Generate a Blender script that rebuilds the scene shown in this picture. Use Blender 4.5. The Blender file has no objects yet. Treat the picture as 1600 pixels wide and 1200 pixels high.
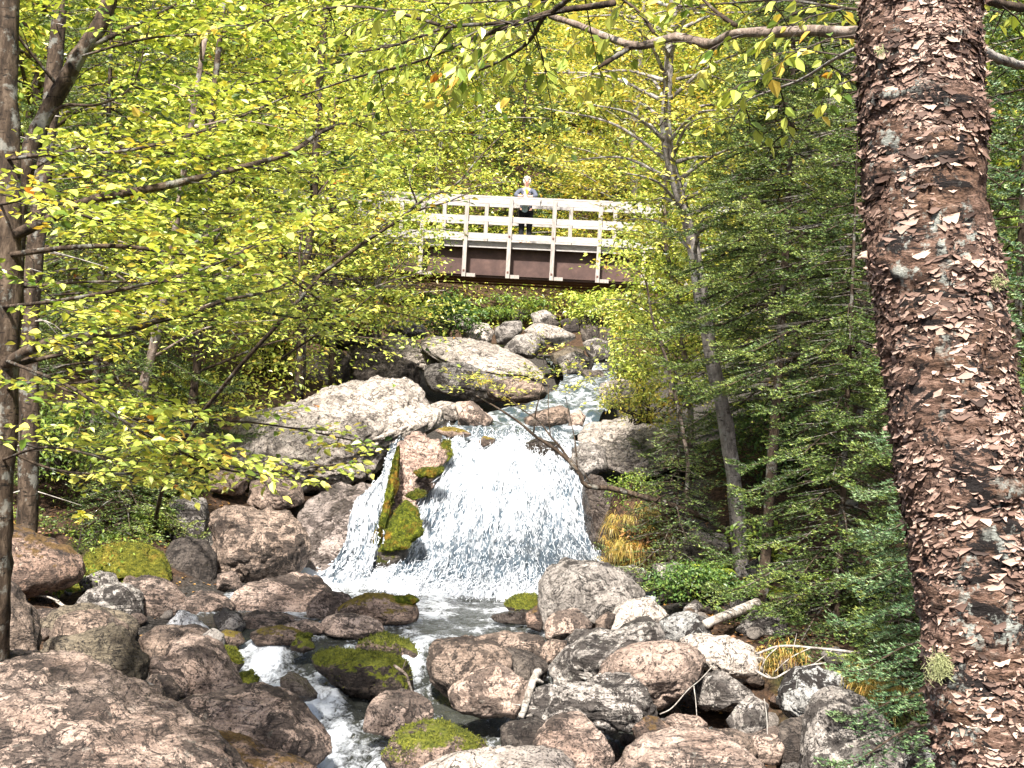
import bpy, bmesh, math, random
import numpy as np
from mathutils import Matrix, Vector

S = bpy.context.scene
# ------------------------------------------------------------------ camera
FPX = 2222.2                      # focal length in pixels of the 1600 wide photograph
ROLL = math.radians(2.5)
CAM = np.array((0.0, 0.0, 2.4))
RV = np.array((math.cos(ROLL), 0, math.sin(ROLL)))
UV = np.array((-math.sin(ROLL), 0, math.cos(ROLL)))
FV = np.array((0.0, 1.0, 0.0))
cd = bpy.data.cameras.new('camera'); cam = bpy.data.objects.new('camera', cd)
S.collection.objects.link(cam)
cd.sensor_width = 36; cd.lens = 50; cd.clip_start = 0.1; cd.clip_end = 1000
cam.matrix_world = Matrix(((RV[0], UV[0], 0, 0), (0, 0, -1, 0), (RV[2], UV[2], 0, 2.4), (0, 0, 0, 1)))
S.camera = cam
# ------------------------------------------------------------------ light
SUN_EL = math.radians(53); SUN_AZ = math.radians(192)      # azimuth measured from +Y clockwise: behind the camera
w = bpy.data.worlds.new('World'); S.world = w; w.use_nodes = True
nt = w.node_tree; sky = nt.nodes.new('ShaderNodeTexSky'); sky.sky_type = 'NISHITA'
sky.sun_disc = False; sky.sun_elevation = SUN_EL; sky.sun_rotation = SUN_AZ
sky.dust_density = 3.0
bg = nt.nodes['Background']; bg.inputs[1].default_value = 0.075
nt.links.new(sky.outputs[0], bg.inputs[0])
ld = bpy.data.lights.new('sun', 'SUN'); ld.energy = 5.0; ld.angle = math.radians(3); ld.color = (1.0, 0.95, 0.87)
lo = bpy.data.objects.new('sun', ld); S.collection.objects.link(lo)
sd = Vector((math.sin(SUN_AZ) * math.cos(SUN_EL), math.cos(SUN_AZ) * math.cos(SUN_EL), math.sin(SUN_EL)))
lo.rotation_euler = sd.to_track_quat('Z', 'Y').to_euler()
S.view_settings.view_transform = 'Standard'; S.view_settings.look = 'None'
S.view_settings.exposure = 1.6; S.view_settings.gamma = 1
S.cycles.max_bounces = 6; S.cycles.transparent_max_bounces = 6
S.cycles.diffuse_bounces = 3; S.cycles.glossy_bounces = 2; S.cycles.transmission_bounces = 3
S.cycles.caustics_reflective = False; S.cycles.caustics_refractive = False

# ------------------------------------------------------------------ helpers
def P(px, py, Y):
    """pixel of the photograph and a distance -> point in the world"""
    return CAM + FV * Y + RV * ((px - 800) / FPX * Y) - UV * ((py - 600) / FPX * Y)

def _h(ix, iy, iz, seed):
    n = (ix.astype(np.int64) * 374761393 + iy.astype(np.int64) * 668265263 + iz.astype(np.int64) * 2147483647 + seed * 1274126177) & 0xffffffff
    n = ((n ^ (n >> 13)) * 1274126177) & 0xffffffff
    n = ((n ^ (n >> 16)) * 2246822519) & 0xffffffff
    return ((n ^ (n >> 15)) & 0xffffff) / 0xffffff

def vnoise(p, seed=0):
    p = np.asarray(p, float); i = np.floor(p); f = p - i; f = f * f * (3 - 2 * f)
    x, y, z = i[:, 0], i[:, 1], i[:, 2]
    r = 0
    for a in (0, 1):
        for b in (0, 1):
            for c in (0, 1):
                wt = (f[:, 0] if a else 1 - f[:, 0]) * (f[:, 1] if b else 1 - f[:, 1]) * (f[:, 2] if c else 1 - f[:, 2])
                r = r + wt * _h(x + a, y + b, z + c, seed)
    return r * 2 - 1

def fbm(p, seed=0, octv=4, gain=0.5):
    r = 0; a = 1.0; p = np.asarray(p, float)
    for k in range(octv):
        r = r + a * vnoise(p, seed + k * 17); p = p * 2.03 + 7.1; a *= gain
    return r

def link(o):
    S.collection.objects.link(o); return o

def mesh_np(name, V, F, mat, parent=None, smooth=True, extra=None):
    """V (n,3), F list of index arrays each (m,k): one mesh object"""
    me = bpy.data.meshes.new(name)
    V = np.asarray(V, np.float32)
    if not isinstance(F, (list, tuple)): F = [F]
    F = [np.asarray(f, np.int32) for f in F if len(f)]
    loops = np.concatenate([f.ravel() for f in F])
    tot = np.concatenate([np.full(len(f), f.shape[1], np.int32) for f in F])
    start = np.concatenate([[0], np.cumsum(tot)[:-1]]).astype(np.int32)
    me.vertices.add(len(V)); me.vertices.foreach_set('co', V.ravel())
    me.loops.add(len(loops)); me.loops.foreach_set('vertex_index', loops)
    me.polygons.add(len(tot)); me.polygons.foreach_set('loop_start', start); me.polygons.foreach_set('loop_total', tot)
    me.polygons.foreach_set('use_smooth', np.full(len(tot), bool(smooth)))
    if extra:
        for k, arr in extra.items():
            at = me.attributes.new(k, 'FLOAT', 'POINT'); at.data.foreach_set('value', np.asarray(arr, np.float32))
    me.update(calc_edges=True)
    if mat is not None: me.materials.append(mat)
    o = link(bpy.data.objects.new(name, me))
    if parent is not None: o.parent = parent
    return o

def tag(o, label=None, cat=None, group=None, kind=None):
    if label: o['label'] = label
    if cat: o['category'] = cat
    if group: o['group'] = group
    if kind: o['kind'] = kind
    return o

def thing(name, loc, label, cat, group=None):
    o = link(bpy.data.objects.new(name, None)); o.location = [float(v) for v in loc]; o.empty_display_size = 0.2
    return tag(o, label, cat, group)

def nrm(v):
    v = np.asarray(v, float); n = np.linalg.norm(v, axis=-1, keepdims=True); return v / np.maximum(n, 1e-9)

def resample(pts, n):
    pts = np.asarray(pts, float)
    k = len(pts)
    if k > 2:                                     # Catmull-Rom
        e = np.vstack([2 * pts[0] - pts[1], pts, 2 * pts[-1] - pts[-2]])
        out = []
        for t in np.linspace(0, k - 1 - 1e-6, n):
            i = int(t); u = t - i; a, b, c, d = e[i], e[i + 1], e[i + 2], e[i + 3]
            out.append(.5 * ((2 * b) + (-a + c) * u + (2 * a - 5 * b + 4 * c - d) * u * u + (-a + 3 * b - 3 * c + d) * u ** 3))
        return np.array(out)
    t = np.linspace(0, 1, n)[:, None]; return pts[0] * (1 - t) + pts[1] * t

class Geo:
    """collects tubes and polygons; one mesh in the end"""
    def __init__(s): s.V = []; s.Q = []; s.T = []; s.n = 0
    def add(s, V, Q=None, T=None):
        V = np.asarray(V, float)
        if Q is not None and len(Q): s.Q.append(np.asarray(Q) + s.n)
        if T is not None and len(T): s.T.append(np.asarray(T) + s.n)
        s.V.append(V); s.n += len(V)
    def tube(s, path, r, sides=8, bump=0.0, seed=0, cap=True):
        path = np.asarray(path, float); n = len(path)
        r = np.broadcast_to(np.asarray(r, float), (n,)) if np.ndim(r) == 0 or len(np.atleast_1d(r)) == n else np.interp(np.linspace(0, 1, n), np.linspace(0, 1, len(r)), r)
        T = nrm(np.gradient(path, axis=0))
        up = np.array((0, 0, 1.0)); 
        if abs(T[0] @ up) > .9: up = np.array((0, 1.0, 0))
        A = nrm(np.cross(T, up)); B = np.cross(T, A)
        th = np.linspace(0, 2 * np.pi, sides, endpoint=False)
        ring = A[:, None, :] * np.cos(th)[None, :, None] + B[:, None, :] * np.sin(th)[None, :, None]
        rr = np.repeat(r[:, None], sides, 1)
        if bump:
            q = (path[:, None, :] + ring * r[:, None, None]).reshape(-1, 3)
            rr = rr * (1 + bump * fbm(q * (1.2 / max(r.max(), .02)) * np.array((1, 1, .35)), seed, 3).reshape(n, sides))
        V = (path[:, None, :] + ring * rr[:, :, None]).reshape(-1, 3)
        i = np.arange(n - 1)[:, None] * sides; j = np.arange(sides)[None, :]; k = (j + 1) % sides
        Q = np.stack([i + j, i + k, i + sides + k, i + sides + j], -1).reshape(-1, 4)
        Tt = []
        if cap:
            V = np.vstack([V, path[-1:], path[:1]]); e = (n - 1) * sides; m = n * sides
            Tt = [(e + a, e + (a + 1) % sides, m) for a in range(sides)] + [((a + 1) % sides, a, m + 1) for a in range(sides)]
        s.add(V, Q, np.array(Tt) if cap else None)
    def segs(s, P0, P1, R0, R1, sides=3):
        P0 = np.asarray(P0, float); P1 = np.asarray(P1, float); n = len(P0)
        if n == 0: return
        T = nrm(P1 - P0); A = nrm(np.cross(T, np.where(np.abs(T[:, 2:3]) > .9, [[1.0, 0, 0]], [[0, 0, 1.0]]))); B = np.cross(T, A)
        th = np.linspace(0, 2 * np.pi, sides, endpoint=False)
        ring = A[:, None] * np.cos(th)[None, :, None] + B[:, None] * np.sin(th)[None, :, None]
        V = np.concatenate([P0[:, None] + ring * np.reshape(R0, (-1, 1, 1)), P1[:, None] + ring * np.reshape(R1, (-1, 1, 1))], 1)
        b = np.arange(n)[:, None] * 2 * sides; j = np.arange(sides)[None]; k = (j + 1) % sides
        Q = np.stack([b + j, b + k, b + sides + k, b + sides + j], -1).reshape(-1, 4)
        s.add(V.reshape(-1, 3), Q)
    def box(s, c, size, M=None):
        v = np.array([(x, y, z) for x in (-.5, .5) for y in (-.5, .5) for z in (-.5, .5)]) * np.asarray(size)
        if M is not None: v = v @ np.asarray(M).T
        s.add(v + np.asarray(c), [(0, 1, 3, 2), (4, 6, 7, 5), (0, 4, 5, 1), (2, 3, 7, 6), (0, 2, 6, 4), (1, 5, 7, 3)])
    def make(s, name, mat, parent=None, smooth=True, off=None):
        V = np.vstack(s.V)
        if off is not None: V = V - np.asarray(off)
        F = []
        if s.Q: F.append(np.vstack(s.Q))
        if s.T: F.append(np.vstack(s.T))
        return mesh_np(name, V, F, mat, parent, smooth)

# ------------------------------------------------------------------ node materials
class NM:
    def __init__(s, name):
        s.m = bpy.data.materials.new(name); s.m.use_nodes = True; s.t = s.m.node_tree
        s.b = s.t.nodes['Principled BSDF']; s.out = s.t.nodes['Material Output']
    def n(s, typ, **kw):
        x = s.t.nodes.new(typ)
        for k, v in kw.items():
            if hasattr(x, k) and k not in ('Scale',): 
                try: setattr(x, k, v); continue
                except Exception: pass
            x.inputs[k].default_value = v
        return x
    def l(s, a, b): s.t.links.new(a, b)
    def coord(s, scale=(1, 1, 1), rnd=True, rot=(0, 0, 0)):
        tc = s.n('ShaderNodeTexCoord'); mp = s.n('ShaderNodeMapping'); mp.inputs['Scale'].default_value = scale; mp.inputs['Rotation'].default_value = rot
        s.l(tc.outputs['Object'], mp.inputs['Vector'])
        if rnd:
            oi = s.n('ShaderNodeObjectInfo'); mu = s.n('ShaderNodeMath', operation='MULTIPLY'); mu.inputs[1].default_value = 37.0
            s.l(oi.outputs['Random'], mu.inputs[0]); cb = s.n('ShaderNodeCombineXYZ')
            for k in range(3): s.l(mu.outputs[0], cb.inputs[k])
            s.l(cb.outputs[0], mp.inputs['Location'])
        return mp.outputs[0]
    def noise(s, vec, scale, detail=4, rough=.55, dist=0.0):
        x = s.n('ShaderNodeTexNoise'); x.inputs['Scale'].default_value = scale; x.inputs['Detail'].default_value = detail
        x.inputs['Roughness'].default_value = rough; x.inputs['Distortion'].default_value = dist
        if vec is not None: s.l(vec, x.inputs['Vector'])
        return x.outputs['Fac']
    def ramp(s, fac, stops, interp='LINEAR'):
        r = s.n('ShaderNodeValToRGB'); e = r.color_ramp; e.interpolation = interp
        while len(e.elements) < len(stops): e.elements.new(0.5)
        for el, (p, c) in zip(e.elements, stops):
            el.position = p; el.color = tuple(c) + (1,) if len(c) == 3 else c
        s.l(fac, r.inputs[0]); return r.outputs[0]
    def step(s, fac, a, b): return s.ramp(fac, [(a, (0, 0, 0)), (b, (1, 1, 1))] if a < b else [(b, (1, 1, 1)), (a, (0, 0, 0))])
    def mix(s, fac, a, b, mode='MIX'):
        x = s.n('ShaderNodeMix'); x.data_type = 'RGBA'; x.blend_type = mode
        for k, v in ((0, fac), (6, a), (7, b)):
            if isinstance(v, (int, float)): x.inputs[k].default_value = v
            elif isinstance(v, tuple): x.inputs[k].default_value = v + (1,)
            else: s.l(v, x.inputs[k])
        return x.outputs[2]
    def math(s, op, a, b=0.0, clamp=False):
        x = s.n('ShaderNodeMath', operation=op); x.use_clamp = clamp
        for k, v in ((0, a), (1, b)):
            if isinstance(v, (int, float)): x.inputs[k].default_value = v
            else: s.l(v, x.inputs[k])
        return x.outputs[0]
    def bump(s, h, dist=.02, strength=1.0, prev=None):
        x = s.n('ShaderNodeBump'); x.inputs['Distance'].default_value = dist; x.inputs['Strength'].default_value = strength
        s.l(h, x.inputs['Height'])
        if prev is not None: s.l(prev, x.inputs['Normal'])
        return x.outputs[0]
    def done(s, col=None, rough=None, normal=None, spec=None):
        for k, v in (('Base Color', col), ('Roughness', rough), ('Normal', normal), ('Specular IOR Level', spec)):
            if v is None: continue
            if isinstance(v, (int, float)): s.b.inputs[k].default_value = v
            elif isinstance(v, tuple): s.b.inputs[k].default_value = v + (1,)
            else: s.l(v, s.b.inputs[k])
        return s.m

def rock_mat(name, A, B, dark=.5, stria=.0, moss=.0, mossc=((.035, .05, .005), (.19, .20, .018)), lichen=.2, rough=.85, ochre=0.0, darkc=(.025, .02, .018), up=.45, warm=(.98, .89, .835)):
    m = NM(name); v = m.coord(rot=(.35, .5, .2)); v2 = m.coord((1, 1, 1))
    lo = m.noise(v, 2.2, 6, .6, .3); c = m.mix(m.step(lo, .32, .66), A, B)
    fine = m.noise(v, 75, 3, .7); c = m.mix(.9, c, m.ramp(fine, [(.30, (.30, .28, .28)), (.48, (.92, .92, .92)), (.70, (1.3, 1.27, 1.22))]), 'MULTIPLY')
    mid = m.noise(v, 11, 8, .68, .6)
    c = m.mix(.8, c, m.ramp(mid, [(.36, (.30, .28, .27)), (.50, (.85, .84, .83)), (.60, (1.0, 1.0, 1.0))]), 'MULTIPLY')
    pit = m.noise(v, 42, 4, .6); pm = m.step(pit, .60, .635); c = m.mix(m.math('MULTIPLY', pm, .85), c, (.03, .026, .025))
    ck = m.noise(v, 3.6, 7, .62, 1.6); cm = m.math('MULTIPLY', m.step(m.math('ABSOLUTE', m.math('SUBTRACT', ck, .5)), .012, .004), 1.0)
    c = m.mix(m.math('MULTIPLY', cm, .85), c, (.02, .018, .018))
    # dark crust of lichen, its own ragged patches
    dn = m.noise(v, 4.6, 10, .70, .9); dl = m.noise(v2, 1.6, 3, .5)
    dm = m.math('MULTIPLY', m.step(dn, .50, .515), m.step(dl, .56 - .3 * dark, .66 - .25 * dark))
    c = m.mix(m.math('MULTIPLY', dm, min(1, .55 + dark * .45)), c, darkc)
    if stria:
        vs = m.coord((2.2, 2.2, 26), rot=(.15, .32, 0)); sn = m.noise(vs, 1.7, 8, .65, .7)
        c = m.mix(m.math('MULTIPLY', m.step(sn, .56, .62), stria), c, darkc)
    if lichen:
        ln = m.noise(v2, 19, 6, .62, .2); lm = m.math('MULTIPLY', m.step(ln, .60, .64), m.step(m.noise(v, 1.3, 2), .42, .6))
        c = m.mix(m.math('MULTIPLY', lm, lichen), c, (.62, .64, .58))
    h = m.math('ADD', m.math('MULTIPLY', mid, .9), m.math('MULTIPLY', fine, .18))
    h = m.math('SUBTRACT', h, m.math('ADD', m.math('MULTIPLY', dm, .10), m.math('ADD', m.math('MULTIPLY', pm, .15), m.math('MULTIPLY', cm, .3))))
    if stria: h = m.math('SUBTRACT', h, m.math('MULTIPLY', m.step(sn, .5, .64), .35 * stria))
    nb = m.bump(h, .055, 1.0)
    oi = m.n('ShaderNodeObjectInfo')
    br = m.n('ShaderNodeMapRange'); m.l(oi.outputs['Random'], br.inputs[0]); br.inputs[3].default_value = .78; br.inputs[4].default_value = 1.2
    hs = m.n('ShaderNodeHueSaturation'); m.l(br.outputs[0], hs.inputs['Value']); m.l(c, hs.inputs['Color']); c = m.mix(1.0, hs.outputs[0], warm, 'MULTIPLY')
    if moss:
        g = m.n('ShaderNodeNewGeometry'); sx = m.n('ShaderNodeSeparateXYZ'); m.l(g.outputs['Normal'], sx.inputs[0])
        mm = m.math('ADD', sx.outputs[2], m.math('MULTIPLY', m.math('SUBTRACT', m.noise(v2, 4.5, 9, .7), .5), 2.3))
        mm = m.step(mm, up + .55 * (1 - moss), up + .12 + .55 * (1 - moss))
        mc = m.ramp(m.noise(v2, 22, 8, .8), [(.36, mossc[0]), (.56, mossc[1]), (.72, tuple(min(1, x * 1.3) for x in mossc[1]))])
        c = m.mix(mm, c, mc)
        mb = m.bump(m.noise(v2, 55, 5, .7), .03, 1.0, nb)
        mx = m.n('ShaderNodeMix'); mx.data_type = 'VECTOR'; m.l(mm, mx.inputs[0]); m.l(nb, mx.inputs[4]); m.l(mb, mx.inputs[5]); nb = mx.outputs[1]
    return m.done(c, rough, nb, .35)

OCH = ((.09, .06, .012), (.27, .20, .035))
RM = {
 'pink':  rock_mat('pink_granite', (.37, .295, .25), (.52, .44, .39), .45, .25, lichen=.15),
 'pinks': rock_mat('banded_pink_granite', (.33, .255, .215), (.48, .41, .365), .55, .8, lichen=.2),
 'brown': rock_mat('brown_granite', (.25, .20, .165), (.37, .31, .265), .55, .55, lichen=.15),
 'grey':  rock_mat('grey_granite', (.30, .285, .27), (.47, .45, .43), .65, .2, lichen=.5, warm=(.93, .88, .84)),
 'greys': rock_mat('streaked_grey_granite', (.30, .29, .28), (.50, .48, .46), .75, .85, lichen=.55, warm=(.93, .88, .84)),
 'pale':  rock_mat('pale_granite', (.38, .355, .33), (.53, .50, .465), .04, .12, lichen=.3, warm=(1.06, .99, .94)),
 'speck': rock_mat('speckled_granite', (.36, .36, .35), (.52, .52, .50), 1.0, .0, lichen=.8, warm=(.95, .94, .94)),
 'white': rock_mat('white_quartz', (.56, .57, .58), (.68, .69, .70), .05, .1, lichen=0, warm=(.95, .94, .94)),
 'dark':  rock_mat('dark_rock', (.085, .075, .068), (.17, .155, .14), .7, .5, lichen=.2),
 'olive': rock_mat('olive_rock', (.12, .11, .08), (.24, .215, .165), .4, .5, lichen=.1),
 'wet':   rock_mat('wet_rock', (.05, .045, .042), (.12, .105, .095), .6, .3, lichen=0, rough=.25),
 'moss':  rock_mat('mossy_rock', (.07, .06, .05), (.15, .12, .10), .6, .3, moss=.9, lichen=0, up=.28),
 'mosst': rock_mat('moss_topped_rock', (.22, .17, .14), (.34, .27, .23), .5, .4, moss=.55, lichen=.1),
 'ochre': rock_mat('ochre_moss_rock', (.26, .2, .16), (.42, .34, .29), .5, .5, moss=.6, mossc=OCH, lichen=.1),
 'red':   rock_mat('rust_moss_rock', (.25, .18, .14), (.36, .27, .22), .6, .5, moss=.3, mossc=((.06, .035, .014), (.17, .10, .035)), lichen=.15),
}

# ------------------------------------------------------------------ the ground
def interp(y, T): return np.interp(y, [a for a, _ in T], [b for _, b in T])
GZ = [(-20, .8), (4, .75), (6.5, .1), (8, -.7), (10.5, -.5), (11.5, -.1), (12.4, .05), (15, .05), (15.4, .2), (17.3, 1.2), (18.2, 1.2), (22, 1.5), (26, 1.85), (33, 2.9), (38, 4.0), (44, 6), (60, 15), (90, 34), (140, 60)]
XC = [(0, -.8), (9, -1.05), (11, -.95), (12, -.95), (13, -.6), (15, -.3), (17.6, .05), (20, .5), (26, 1.3), (33, 1.2), (60, 0)]
HW = [(0, 3), (9, 1.2), (11, 1.3), (12, 1.3), (13, 1.5), (15, 1.5), (17.5, 1.05), (20, 1.4), (26, 2.6), (33, 3.2), (40, 1), (60, 0)]
def ground_z(x, y, detail=True):
    x = np.asarray(x, float); y = np.asarray(y, float)
    s = x - interp(y, XC); d = np.maximum(0, np.abs(s) - interp(y, HW))
    near = np.clip((y - 7) / 2, 0, 1)
    z = interp(y, GZ) + near * (np.where(s < 0, np.interp(y, [10, 12.8, 14.2, 17], [.20, .18, .50, .45]) * (1 - np.exp(-d / 1.5)), .42 * (1 - np.exp(-d / .6))) + .05 * d) + .32 * np.maximum(0, d - 5) 
    up = np.clip((y - 17) / 6, 0, 1)
    z = z + up * .12 * np.clip(d - 2, 0, 9)
    z = z - .75 * np.exp(-((x + 3.1) / 1.9) ** 2 - ((y - 17.9) / 1.9) ** 2) - .3 * np.exp(-((x - 1.8) / .8) ** 2 - ((y - 17.6) / 1.2) ** 2)
    if detail:
        q = np.stack([x, y, x * 0], -1).reshape(-1, 3)
        z = z + (fbm(q * .9, 3, 4) * .07).reshape(z.shape) * np.clip(.4 + d, .4, 2.5)
    return z
def axis(a, b, c0, c1, fine, coarse):
    return np.unique(np.concatenate([np.arange(a, c0, coarse), np.arange(c0, c1, fine), np.arange(c1, b + .1, coarse)]))
gx = axis(-75, 75, -9, 9, .09, 1.3); gy = axis(-20, 140, 4, 38, .1, 1.6)
X, Y = np.meshgrid(gx, gy); Z = ground_z(X, Y)
nx, ny = len(gx), len(gy)
i = np.arange(ny - 1)[:, None] * nx; j = np.arange(nx - 1)[None]
GQ = np.stack([i + j, i + j + 1, i + nx + j + 1, i + nx + j], -1).reshape(-1, 4)
m = NM('forest_floor'); v = m.coord(rnd=False)
n1 = m.noise(v, 1.1, 6, .6); n2 = m.noise(v, 22, 8, .7); n3 = m.noise(v, .55, 4)
c = m.ramp(n2, [(.3, (.012, .009, .007)), (.5, (.06, .036, .022)), (.66, (.15, .085, .05)), (.8, (.22, .15, .09))])
c = m.mix(m.step(n1, .55, .66), c, m.ramp(n2, [(.3, (.01, .014, .004)), (.6, (.05, .06, .012)), (.8, (.12, .12, .02))]))
at = m.n('ShaderNodeAttribute'); at.attribute_name = 'gravel_shade'; gv = m.ramp(m.noise(v, 34, 4, .6), [(.35, (.012, .011, .010)), (.55, (.06, .052, .045)), (.7, (.16, .14, .125))])  # gravel bed, with the shade of gaps between boulders put into its colour
c = m.mix(m.step(m.math('ADD', at.outputs['Fac'], m.math('MULTIPLY', m.math('SUBTRACT', n1, .5), .6)), .45, .6), c, gv)
m.done(c, .95, m.bump(n2, .06, 1.0), .2)
dG = np.maximum(0, np.abs(X - interp(Y, XC)) - interp(Y, HW)); grv = np.clip(1.25 - dG / 1.6, 0, 1) * (Y < 34)
gr = mesh_np('ground', np.stack([X, Y, Z], -1).reshape(-1, 3), GQ, m.m, extra={'gravel_shade': grv.ravel()}); tag(gr, kind='structure')

# ------------------------------------------------------------------ rocks
_ico = {}
def ico(n):
    if n not in _ico:
        bm = bmesh.new(); bmesh.ops.create_icosphere(bm, subdivisions=n, radius=1)
        V = np.array([v.co[:] for v in bm.verts]); F = np.array([[v.index for v in f.verts] for f in bm.faces]); bm.free()
        _ico[n] = (nrm(V), F)
    return _ico[n]
rock_count = 0
def rock(poly, Yd, mat, label, group, name='boulder', thick=1.0, lean=.36, ang=.35, amp=1.0, sub=None, cat='boulder', stria=0.0):
    global rock_count
    rock_count += 1; seed = rock_count * 31
    rg = np.random.RandomState(seed)
    pl = np.array(poly, float)
    # centroid of the outline
    a = pl; b = np.roll(pl, -1, 0); cr = a[:, 0] * b[:, 1] - b[:, 0] * a[:, 1]; A = cr.sum() / 2
    cx = ((a[:, 0] + b[:, 0]) * cr).sum() / (6 * A); cy = ((a[:, 1] + b[:, 1]) * cr).sum() / (6 * A)
    w = np.ptp(pl[:, 0]); h = np.ptp(pl[:, 1]); s = Yd / FPX
    if sub is None: sub = 5 if w * h > 5000 else 4
    if w * h > 60000: sub = 6
    D, F = ico(sub)
    # outline radius by angle
    dx = pl[:, 0] - cx; dy = -(pl[:, 1] - cy)
    m_ = 360; ths = np.linspace(-np.pi, np.pi, m_, endpoint=False)
    ct, st = np.cos(ths), np.sin(ths); R = np.full(m_, 1e9)
    for k in range(len(pl)):
        x0, y0 = dx[k], dy[k]; x1, y1 = dx[(k + 1) % len(pl)], dy[(k + 1) % len(pl)]
        ex, ey = x1 - x0, y1 - y0; den = ct * ey - st * ex; den = np.where(np.abs(den) < 1e-9, 1e-9, den)
        t = (x0 * ey - y0 * ex) / den; u = (x0 * st - y0 * ct) / den
        ok = (t > 0) & (u >= -1e-6) & (u <= 1 + 1e-6); R = np.where(ok & (t < R), t, R)
    R = np.where(R > 1e8, np.median(R[R < 1e8]), R)
    ker = np.hanning(15); ker /= ker.sum(); R = np.convolve(np.concatenate([R[-7:], R, R[:7]]), ker, 'valid')
    th = np.arctan2(D[:, 2], D[:, 0]); rho = np.sqrt(D[:, 0] ** 2 + D[:, 2] ** 2)
    Rt = np.interp(th, np.concatenate([ths, [np.pi]]), np.concatenate([R, R[:1]])) * s
    rho2 = np.sin(np.arccos(np.clip(np.abs(D[:, 1]), 0, 1))) ** .8
    Hd = .5 * math.sqrt(w * h) * s * thick
    dyy = np.sign(D[:, 1]) * (1 - rho2 ** 2.4) ** (1 / 2.1)
    p = np.stack([rho2 * Rt * np.cos(th), dyy * Hd, rho2 * Rt * np.sin(th)], -1)
    sz = math.sqrt(w * h) * s
    # flat faces
    for k in range(int(4 + ang * 14)):
        n_ = nrm(rg.normal(size=3) * np.array((.75, 1, .8)));
        if abs(n_[1]) < .35: continue
        q = p @ n_; mx = q.max(); hh = mx * (1 - rg.uniform(.08, .30) * (.3 + ang)); ex = np.maximum(0, q - hh)
        p = p - ex[:, None] * n_ * .92
    off = rg.uniform(0, 50, 3)
    low = fbm(p / sz * 1.7 + off, seed, 3)
    hi = fbm(p / min(sz, .5) * 6 + off, seed + 5, 5, .6); rid = 1 - np.abs(fbm(p / sz * 3.1 + off + 9, seed + 9, 4, .55)) 
    nn = nrm(p / np.array((w * s / 2, Hd, h * s / 2)))
    p = p + nn * ((low * .05 + hi * .018 - (np.maximum(0, rid - .8) * .16)) * sz * amp)[:, None]
    if stria:
        ax = nrm(np.array((.35, .1, 1))); lay = (p @ ax) / sz * 9 + fbm(p / sz * 2 + off, seed + 3, 3) * 1.3
        p = p - nn * ((np.abs((lay % 1) - .5) < .16)[:, None] * .016 * sz * stria)
    p[:, 1] += lean * p[:, 2]
    C = P(cx, cy, Yd)
    Vw = p[:, :1] * RV + p[:, 1:2] * FV + p[:, 2:] * UV
    o = mesh_np(name, Vw, F, RM[mat]); o.location = C
    tag(o, label, cat, group)
    return o

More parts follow.
